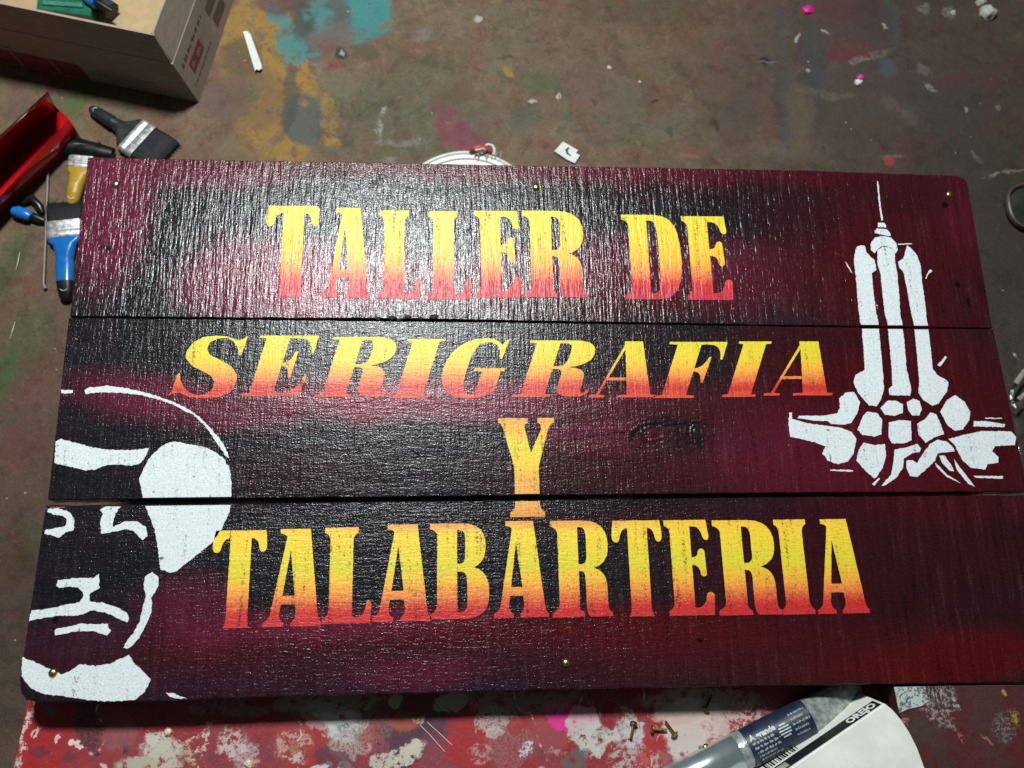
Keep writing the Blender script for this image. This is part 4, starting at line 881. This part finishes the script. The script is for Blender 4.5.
def lump(name, px, py, r, h, mat, label, cat, group=None, z=0.0, sx=1.0, seed=0):
    c = P(px, py, z); bm = bmesh.new(); bmesh.ops.create_icosphere(bm, subdivisions=3, radius=1)
    for v in bm.verts:
        n = noise.noise(v.co * 1.7 + Vector((seed * 7, 0, 0))) * .45 + noise.noise(v.co * 4.5 + Vector((seed * 3, 5, 0))) * .22
        v.co *= 1 + n; v.co = Vector((v.co.x * r * sx, v.co.y * r, max(-.1, v.co.z) * h + h * .1))
    me = bpy.data.meshes.new(name); bm.to_mesh(me); bm.free(); me.materials.append(mat)
    for p in me.polygons: p.use_smooth = True
    o = bpy.data.objects.new(name, me); COL.objects.link(o); o.location = c
    return tag(o, label, cat, group)
MAGP = simple('magenta_paint_skin', (.62, .015, .22), .4, scale=300, bump=.4); CHALK = simple('pale_plaster', (.42, .40, .37), .85, scale=250, var=.4, bump=.8); PINKP = simple('pink_paint_skin', (.60, .06, .25), .5, scale=300)
lump('paint_flake', 808, 10, .0075, .004, MAGP, 'bright magenta paint flake on the floor near the top of the picture', 'paint flake', 'dried paint flakes on the floor', sx=1.2, seed=1)
lump('paint_flake', 860, 78, .0052, .004, PINKP, 'pink flake touching a white crumb on the floor above the painted tower', 'paint flake', 'dried paint flakes on the floor', seed=2)
lump('plaster_crumb', 858, 83.5, .0058, .006, simple('white_crumb', (.66, .65, .6), .8, scale=300), 'small white plaster crumb beside the pink flake', 'crumb', 'plaster crumbs on the floor', seed=3)
lump('plaster_crumb', 986, 14, .0125, .013, CHALK, 'largest pale plaster crumb, near the top right corner', 'crumb', 'plaster crumbs on the floor', seed=4, sx=.9)
lump('plaster_crumb', 980, 3, .009, .009, CHALK, 'pale plaster crumb touching the upper side of the largest one', 'crumb', 'plaster crumbs on the floor', seed=8)
lump('plaster_crumb', 953, 13, .0045, .003, CHALK, 'flat pale plaster crumb left of the largest one', 'crumb', 'plaster crumbs on the floor', seed=5)
lump('plaster_crumb', 478, 21, .005, .003, CHALK, 'small pale plaster crumb on the bare floor right of the teal stain', 'crumb', 'plaster crumbs on the floor', seed=6)

# dish at the right edge
c = P(1033, 210, 0); kk = S(1010, 210, 0); R = empty('dark_green_dish', (c.x, c.y, 0), 'dark green dish with a rounded brown rim, cut by the right edge of the picture', 'dish')
RIM = simple('brown_rim', (.085, .065, .052), .3, scale=60); DKGR = simple('dark_green_glaze', (.028, .036, .028), .35, scale=30, var=.5)
def superell(cx, cy, a, b, e, z, n=48):
    out = []
    for q in range(n):
        t = 2 * math.pi * q / n; co, si = math.cos(t), math.sin(t)
        out.append(Vector((cx + a * math.copysign(abs(co) ** e, co), cy + b * math.copysign(abs(si) ** e, si), z)))
    return out
a, b = 30 * kk, 25 * kk
mb = MB(); rings = [superell(c.x, c.y, a * s, b * s, .75, z) for s, z in ((.90, .0005), (.98, .004), (1.0, .009), (.985, .0125), (.94, .0135), (.89, .0115), (.86, .006))]
mb.loft(rings, cap=True); mb.build('rim', RIM, R, smooth=True)
mb = MB(); mb.loft([superell(c.x, c.y, a * .87, b * .87, .75, z) for z in (.0062, .0070)]); mb.build('dish_floor', DKGR, R)
# crumpled dark wrapper at the right edge
c = P(1042, 415, 0); R = empty('plastic_wrapper', (c.x, c.y, 0), 'crumpled dark shiny plastic wrapper beside the right end of the sign', 'wrapper')
WR = simple('dark_shiny_plastic', (.05, .045, .04), .16, scale=90, bump=.2)
mb = MB(); vs = []; fs = []; n = 26
for j in range(n):
    for i in range(n):
        u, v_ = i / (n - 1), j / (n - 1); base = P(1012 + u * 62 + 6 * noise.noise(Vector((v_ * 4, 1, 0))), 352 + v_ * 120 + 8 * noise.noise(Vector((u * 4, 4, 0))), 0)
        ridge = abs(noise.noise(Vector((u * 3 + v_ * 3.2, v_ * 1.2, 4)))) + .5 * abs(noise.noise(Vector((u * 8, v_ * 7, 4))))
        edge = min(u, 1 - u, v_, 1 - v_); vs.append(base + Vector((0, 0, .0015 + min(1, edge * 6) * (.004 + .035 * ridge))))
for j in range(n - 1):
    for i in range(n - 1): q = j * n + i; fs.append((q, q + 1, q + n + 1, q + n))
mb.add(vs, fs); o = mb.build('crumpled_sheet', WR, R)
sm = o.modifiers.new('Solidify', 'SOLIDIFY'); sm.thickness = .0006
BE = simple('pale_tape', (.30, .26, .21), .3, scale=120)
mb = MB()
for pts in ([(1008, 392), (1016, 383), (1024, 372), (1034, 364)], [(1011, 404), (1019, 399), (1026, 393)]):
    mb.tube([P(x, y, .040 if i else .018) for i, (x, y) in enumerate(pts)], [.0008] + [.0035] * (len(pts) - 2) + [.002], 8, sy=.35)
mb.build('pale_fold', BE, R, smooth=True)

# paint stained crate standing against the lower right edge of the sign
CZ = SIGN_Z - .004
def crate_mat():
    t = NT('stained_crate_board'); v = t.flat(t.co); w = t.warp(t.warp(v, 30, .03), 140, .010); org = P(960, 730, 0)
    n1 = t.noise(v, 26, 6, .7); n2 = t.noise(v, 130, 5, .75); n3 = t.noise(v, 500, 3, .7)
    col = t.mix(t.rng(n1, .40, .58), (.040, .026, .021), (.062, .012, .013))
    col = t.mix(t.math('MULTIPLY', t.rng(n2, .45, .65), .5), col, (.030, .017, .015))
    brk = {'a': t.rng(n1, .42, .54), 'b': t.rng(t.noise(v, 220, 5, .8), .48, .56), 'c': t.rng(t.noise(t.scale(v, (420, 90, 1)), 1, 4, .7), .52, .58)}
    G = (.30, .27, .26)
    col = t.blobs(col, w, [(960,700,60,22,0,.4,(.085,.014,.014),.7,'a'), (1000,740,50,30,10,.4,(.08,.012,.013),.8), (915,735,30,18,0,.4,(.05,.032,.026),.8), (985,700,20,60,0,.4,(.05,.028,.024),.6), (935,692,11,9,0,.4,G,.9,'c'), (948,700,6,16,20,.4,G,.8,'b'), (930,704,9,7,0,.4,G,.8,'b'), (938,716,20,5,30,.4,G,.75,'b'), (953,706,4,4,0,.3,(.35,.33,.32),.9,'b'), (945,722,10,6,10,.4,(.22,.17,.16),.7,'b'),
      (1003,727,10,10,0,.4,(.16,.13,.13),.85,'b'), (1012,719,6,6,0,.4,(.26,.25,.03),.8,'b'), (988,740,2,5,-50,.4,(.35,.09,.08),.9), (903,718,3,3,0,.3,(.5,.2,.16),.8,'b'), (962,738,2,8,0,.4,(.4,.1,.09),.8,'b'), (1008,694,3,3,0,.3,(.3,.28,.1),.8), (930,752,14,10,0,.4,(.075,.014,.014),.8,'a')], CZ, org, brk)
    return t.fin(col, t.rng(n2, .3, .7, .35, .6), 0, t.bump(t.math('ADD', n2, n3), .5, .0010), .4)
cpx = [(893.5, 686.5), (1000, 684.8), (1110, 683), (1140, 860), (962, 860), (927, 772), (899.5, 714)]
ctop = [(P(x, y, CZ).x, P(x, y, CZ).y) for x, y in cpx]
c = P(960, 730, 0); CR_ = empty('stained_crate', c, 'dark red and brown paint stained crate against the lower right edge of the sign', 'crate')
mb = MB(); mb.prism(ctop, CZ - .016, CZ, .0012); mb.build('top_board', crate_mat(), CR_)
ccx = sum(p[0] for p in ctop) / len(ctop); ccy = sum(p[1] for p in ctop) / len(ctop)
inn = [(ccx + (x - ccx) * .97, ccy + (y - ccy) * .97) for x, y in ctop]
mb = MB(); mb.prism(inn, 0, CZ - .0165); mb.build('crate_body', simple('dark_crate_wood', (.045, .018, .014), .6, scale=60, bump=.4), CR_)
t = NT('speckled_grey'); nn = t.noise(t.scale(t.co, (1, 1, 1)), 300, 3, .75)
SPK = t.fin(t.mix(t.rng(nn, .44, .52), (.10, .12, .12), (.42, .46, .46)), .7, 0, t.bump(nn, .5, .0006), .3)
mb = MB(); mb.prism(quadpx([(894.2, 687), (910, 686.7), (925.5, 686.5), (927, 695), (929, 701), (922, 706), (908, 709), (899.5, 713)], CZ + .0012), CZ + .0004, CZ + .0012)
tag(mb.build('speckled_card', SPK, origin=P(910, 698, CZ)), 'pale grey speckled card lying on the corner of the stained crate', 'card')

# ================================================================= THINGS ON THE TABLE
TZ = TABLE_Z
# --- foil tube with navy label
a0 = P(664, 790, TZ + .016); a1 = P(884, 677, TZ + .010)
ax = (a1 - a0); LT = Vector((ax.x, ax.y, 0)).length; ax = Vector((ax.x, ax.y, 0)).normalized(); side = Vector((ax.y, -ax.x, 0))   # side = towards viewer/right
c0 = Vector((a0.x, a0.y, TZ))
TUBE = empty('adhesive_tube', c0, 'silver tube with navy label and crinkled end lying on the table', 'tube')
def tube_ring(s, hw, hh, n=36, z0=0.0006, bulge=1.0):
    return [c0 + ax * s + side * (math.cos(2 * math.pi * q / n) * hw) + Z * (z0 + hh + math.sin(2 * math.pi * q / n) * hh) for q in range(n)]
SILV = simple('silver_tube_lacquer', (.42, .50, .50), .24, .75, var=.12, scale=20, bump=.04)
kt = S(770, 735, TZ + .015)
def s_at(px, py): p = P(px, py, TZ + .03); return (Vector((p.x, p.y, 0)) - Vector((c0.x, c0.y, 0))).dot(ax)
s1 = s_at(745, 748); s2 = s_at(811, 714); s3 = s_at(872, 690)
HW = 18.2 * kt
mb = MB(); mb.loft([tube_ring(0, HW * .93, .0145), tube_ring(.004, HW, .016), tube_ring(s1 * .5, HW, .016), tube_ring(s1 - .006, HW, .016), tube_ring(s1 - .004, HW * .96, .0152)]); mb.build('tube_body', SILV, TUBE, smooth=True)
FOIL = simple('crinkled_clear_wrap', (.34, .38, .36), .2, .35, var=.45, scale=140, bump=.9)
mb = MB(); rings = []
for q in range(22):
    u = q / 21; s = s1 - .005 + (s3 - s1 + .005) * u
    fl = max(0, (s - s2) / (s3 - s2)); hw = HW * (.985 - .12 * fl); hh = .0158 * (1 - .80 * fl ** 1.1)
    r = tube_ring(s, hw, hh)
    if q > 0:
        r = [p + Vector((0, 0, 1)) * noise.noise(p * 140) * .0012 * (1 if s > s2 or s < s1 + .008 else .1) for p in r]
    rings.append(r)
mb.loft(rings); mb.build('clear_wrap', FOIL, TUBE, smooth=True)
NAVY = simple('navy_label', (.012, .022, .045), .38, var=.2, scale=100, bump=.1)
def lab_pt(s, th, off=.0): return c0 + ax * s + side * (math.cos(th) * (HW + off)) + Z * (.0006 + .016 + math.sin(th) * (.016 + off))
def wrap(mb, vs, fs, s0, dirx, th0, off):
    """vs: flat x (along axis) / y (around); wraps round the tube"""
    rr = (HW + .018) / 2
    mb.add([lab_pt(s0 + v.x * dirx, th0 + v.y / rr, off) for v in vs], fs)
sL0, sL1 = s1 + .004, s2 - .001
mb = MB(); n = 30; vs = []; fs = []
for q in range(n + 1):
    th = math.radians(8 + 172 * q / n)
    for s in (sL0, sL1): vs.append(lab_pt(s, th, .0006))
for q in range(n): fs.append((2 * q, 2 * q + 1, 2 * q + 3, 2 * q + 2))
mb.add(vs, fs); lab = mb.build('label', NAVY, TUBE, smooth=True)
PRINT = simple('pale_label_print', (.50, .56, .58), .5, scale=300)
mb = MB()
def ring_text(txt, size, s0, deg, width, bold=0):
    vs, fs = text_mesh(txt, size, bold); wd = max(v.x for v in vs)
    wrap(mb, [Vector((v.x * width / wd, v.y, 0)) for v in vs], fs, s0, 1, math.radians(deg), .0010)
LW = sL1 - sL0
ring_text('A grande', .0075, sL0 + LW * .05, 112, LW * .40, .0003)
def small_line(s0, deg, w, h, seed):
    def pl(a, b, c, d): wrap(mb, [Vector((a, b, 0)), Vector((c, b, 0)), Vector((c, d, 0)), Vector((a, d, 0))], [(0, 1, 2, 3)], s0, 1, math.radians(deg), .0010)
    strokes(pl, w, h, seed, 24)
for k_, wv_ in enumerate((.36, .40, .37, .28, .35)): small_line(sL0 + LW * (.05 + .01 * k_), 98 - 13 * k_, LW * wv_, .0026, 40 + k_)
for k_, wv_ in enumerate((.25, .20, .27, .22, .2)): small_line(sL0 + LW * .70, 128 - 15 * k_, LW * wv_, .0024, 60 + k_)
# round emblem: ring of bars
for q in range(5):
    h = .0012; y = -.005 + q * .0026; hw = math.sqrt(max(0, .0065 ** 2 - y * y))
    wrap(mb, [Vector((-hw, y, 0)), Vector((hw, y, 0)), Vector((hw, y + h, 0)), Vector((-hw, y + h, 0))], [(0, 1, 2, 3)], sL0 + LW * .56, 1, math.radians(97), .0010)
o = mb.build('label_print', PRINT, lab)

# --- white carton with black band
CH = .052; ZT = TZ + CH
q1 = P(885, 703.5, ZT); q2 = P(787, 770.5, ZT); d12 = (q2 - q1).normalized(); q2 = q1 + d12 * .19
pr = Vector((-d12.y, d12.x, 0)); pr = pr if pr.x > 0 else -pr
qe = P(923, 763, ZT); 
end = [q1, P(893, 710, ZT), P(902, 720.5, ZT), P(910, 733, ZT), P(917.5, 748, ZT), qe]
far = qe + (qe - P(917.5, 748, ZT)).normalized() * .03
CART = empty('white_carton', (((q1 + q2) / 2).x, ((q1 + q2) / 2).y, TZ), 'white product carton with a black lettered band, lying beside the silver tube', 'carton')
WC = simple('white_coated_card', (.72, .74, .68), .5, scale=25, var=.10, bump=.05)
outl = [(p.x, p.y) for p in end + [far, far + d12 * .17, q2]]
OUT = .010      # the long side slopes outwards to the table
mb = MB(); top = [Vector((x, y, ZT)) for x, y in outl]; low = []
for i_, p in enumerate(top):
    q_ = Vector((p.x, p.y, TZ + .0003))
    if i_ in (0, len(top) - 1): q_ -= pr * OUT
    low.append(q_)
mb.loft([low, top]); mb.build('carton_body', WC, CART, bevel=.0010)
SD = Vector((0, 0, -1)) * 1.0; fall = (-Z * CH - pr * OUT) / CH       # one metre down the sloping side
ZD = fall
INK = simple('black_band_ink', (.010, .010, .014), .4, scale=200)
dn = -pr * .0004
back = -d12     # along the side face from lower left to upper right
o0 = q1 + d12 * .19
QT = Vector((q1.x, q1.y, ZT))
def sd(mb, x0, z0, x1, z1, off=1): qd(mb, QT, d12, ZD, x0, z0, x1, z1, dn * off)
mb = MB(); sd(mb, .003, .0020, .128, .0165); band = mb.build('black_band', INK, CART)
mb = MB(); BINK = simple('white_band_ink', (.72, .74, .72), .5)
put_text(mb, 'OREJO', .0135, QT + d12 * .040 + ZD * .0045, -d12, ZD, dn * 2, bold=.0006, width=.034); mb.build('band_lettering', BINK, band)
mb = MB(); sd(mb, .112, .004, .124, .0135, 1.6); mb.build('band_label', simple('grey_band_ink', (.35, .35, .33), .5), band)
mb = MB(); x = .092; random.seed(3)
while x < .128:
    wq = random.choice((.0007, .0011, .0018)); sd(mb, x, .020, x + wq, .036); x += wq + random.choice((.0008, .0012, .0020))
mb.build('barcode', INK, CART)
mb = MB()
mb.tube([q1 + pr * .0 + Vector((0, 0, .0004)) + (P(903, 760, ZT) - P(885, 703.5, ZT)) * f for f in (.25, .5, .75)], .00025, 5)
# --- loose brass tacks
def tack_mesh():
    mb = MB(); r = .0042
    rings = []
    for rr, x in ((.0011, -.014), (.0013, -.012), (.0013, 0.0)): rings.append([Vector((x, rr * math.cos(q * math.pi / 4), .0042 + rr * math.sin(q * math.pi / 4))) for q in range(8)])
    mb.loft(rings)
    rings = []
    for rr, x in ((r * .9, 0), (r, .0004), (r * .9, .0014), (r * .65, .0024), (r * .3, .0029), (r * .05, .003)): rings.append([Vector((x, rr * math.cos(q * math.pi / 7), .0042 + rr * math.sin(q * math.pi / 7))) for q in range(14)])
    mb.loft(rings); return mb
t0 = None
for i, (px, py, ang, lb) in enumerate([(633.5, 724, 75, 'brass tack standing in the white patch, leftmost of the loose ones'), (653, 729, 175, 'brass tack on bare red paint, second from the left'), (674, 733, -55, 'brass tack lying slanted on the cream patch, third from the left'),
                                    (707, 746.5, 20, 'shiny brass tack touching the upper side of the silver tube'), (706, 708, -120, 'dark brass tack at the edge of the shadow of the sign')]):
    if t0 is None: t0 = tack_mesh().build('brass_tack', BRASS, smooth=True); o = t0
    else: o = t0.copy(); COL.objects.link(o)
    if i == 4:
        o.data = t0.data.copy(); o.data.materials[0] = simple('dark_brass', (.12, .05, .03), .5, .6)  # last tack gets a darker, rougher brass colour
    p = P(px, py, TZ + .004); o.location = (p.x, p.y, TZ); o.rotation_euler = (0, 0, math.radians(ang)); tag(o, lb, 'tack', 'loose brass tacks on the table')
    if i == 3: o.rotation_euler = (0, math.radians(-78), 0); o.location = (p.x, p.y, TZ + .0142)
BEAD = simple('cream_paint_drip', (.65, .52, .34), .35, scale=300)
for i, (px, py, lb) in enumerate([(168.5, 732, 'round cream paint drip beside the pale patch at the left of the table'), (249, 764, 'tiny yellow cream drip low on the table, left of the lilac patch')]):
    lump('paint_drip', px, py, .0036, .0026, BEAD, lb, 'paint drip', 'cream paint drips on the table', z=TZ, seed=i + 20)
THR = simple('pale_thread', (.62, .52, .48), .7)
for i, (pts, lb) in enumerate([([(420, 725), (430, 735), (445, 752)], 'longer pale bristle hair lying on the dark patch of the table'), ([(427, 722), (438, 732), (452, 745)], 'short pale bristle hair right beside the longer one')]):
    mb = MB(); mb.tube([P(x, y, TZ + .0009) for x, y in pts], .0004, 5)
    tag(mb.build('bristle_hair', THR, origin=P(*pts[1], TZ)), lb, 'hair', 'loose hairs on the table')

# ================================================================= CAMERA, LIGHT
cam = bpy.data.cameras.new('camera'); co = bpy.data.objects.new('camera', cam); COL.objects.link(co)
rot = Matrix(((DX.x, -DX.y, -DX.z), (DY.x, -DY.y, -DY.z), (DZ.x, -DZ.y, -DZ.z)))
co.matrix_world = Matrix.Translation((0, 0, HC)) @ rot.to_4x4()
cam.sensor_width = 36; cam.lens = F / 1024 * 36; cam.clip_start = .01; cam.clip_end = 50
cam.dof.use_dof = True; cam.dof.focus_distance = (W(480, 420) - Vector((0, 0, HC))).dot(-(rot @ Vector((0, 0, 1)))); cam.dof.aperture_fstop = 5.5
scene.camera = co
HLT = P(392, 268, SIGN_Z); LH = 1.75
Lp = Vector((HLT.x, HLT.y, SIGN_Z)) + Vector((HLT.x, HLT.y, 0)) * (LH / (HC - SIGN_Z)); Lp.z = SIGN_Z + LH
ld = bpy.data.lights.new('ceiling_lamp', 'AREA'); ld.shape = 'ELLIPSE'; ld.size = .34; ld.size_y = .26; ld.energy = 60; ld.color = (.95, 1.0, .985)
lo = bpy.data.objects.new('ceiling_lamp', ld); COL.objects.link(lo); lo.location = Lp
lo.rotation_euler = (Vector((0, .1, 0)) - Lp).to_track_quat('-Z', 'Y').to_euler()
w = bpy.data.worlds.new('World'); scene.world = w; w.use_nodes = True
bg = w.node_tree.nodes['Background']; bg.inputs[0].default_value = (.86, .95, 1, 1); bg.inputs[1].default_value = .07
scene.view_settings.view_transform = 'Standard'; scene.view_settings.look = 'None'; scene.view_settings.exposure = 0; scene.view_settings.gamma = 1
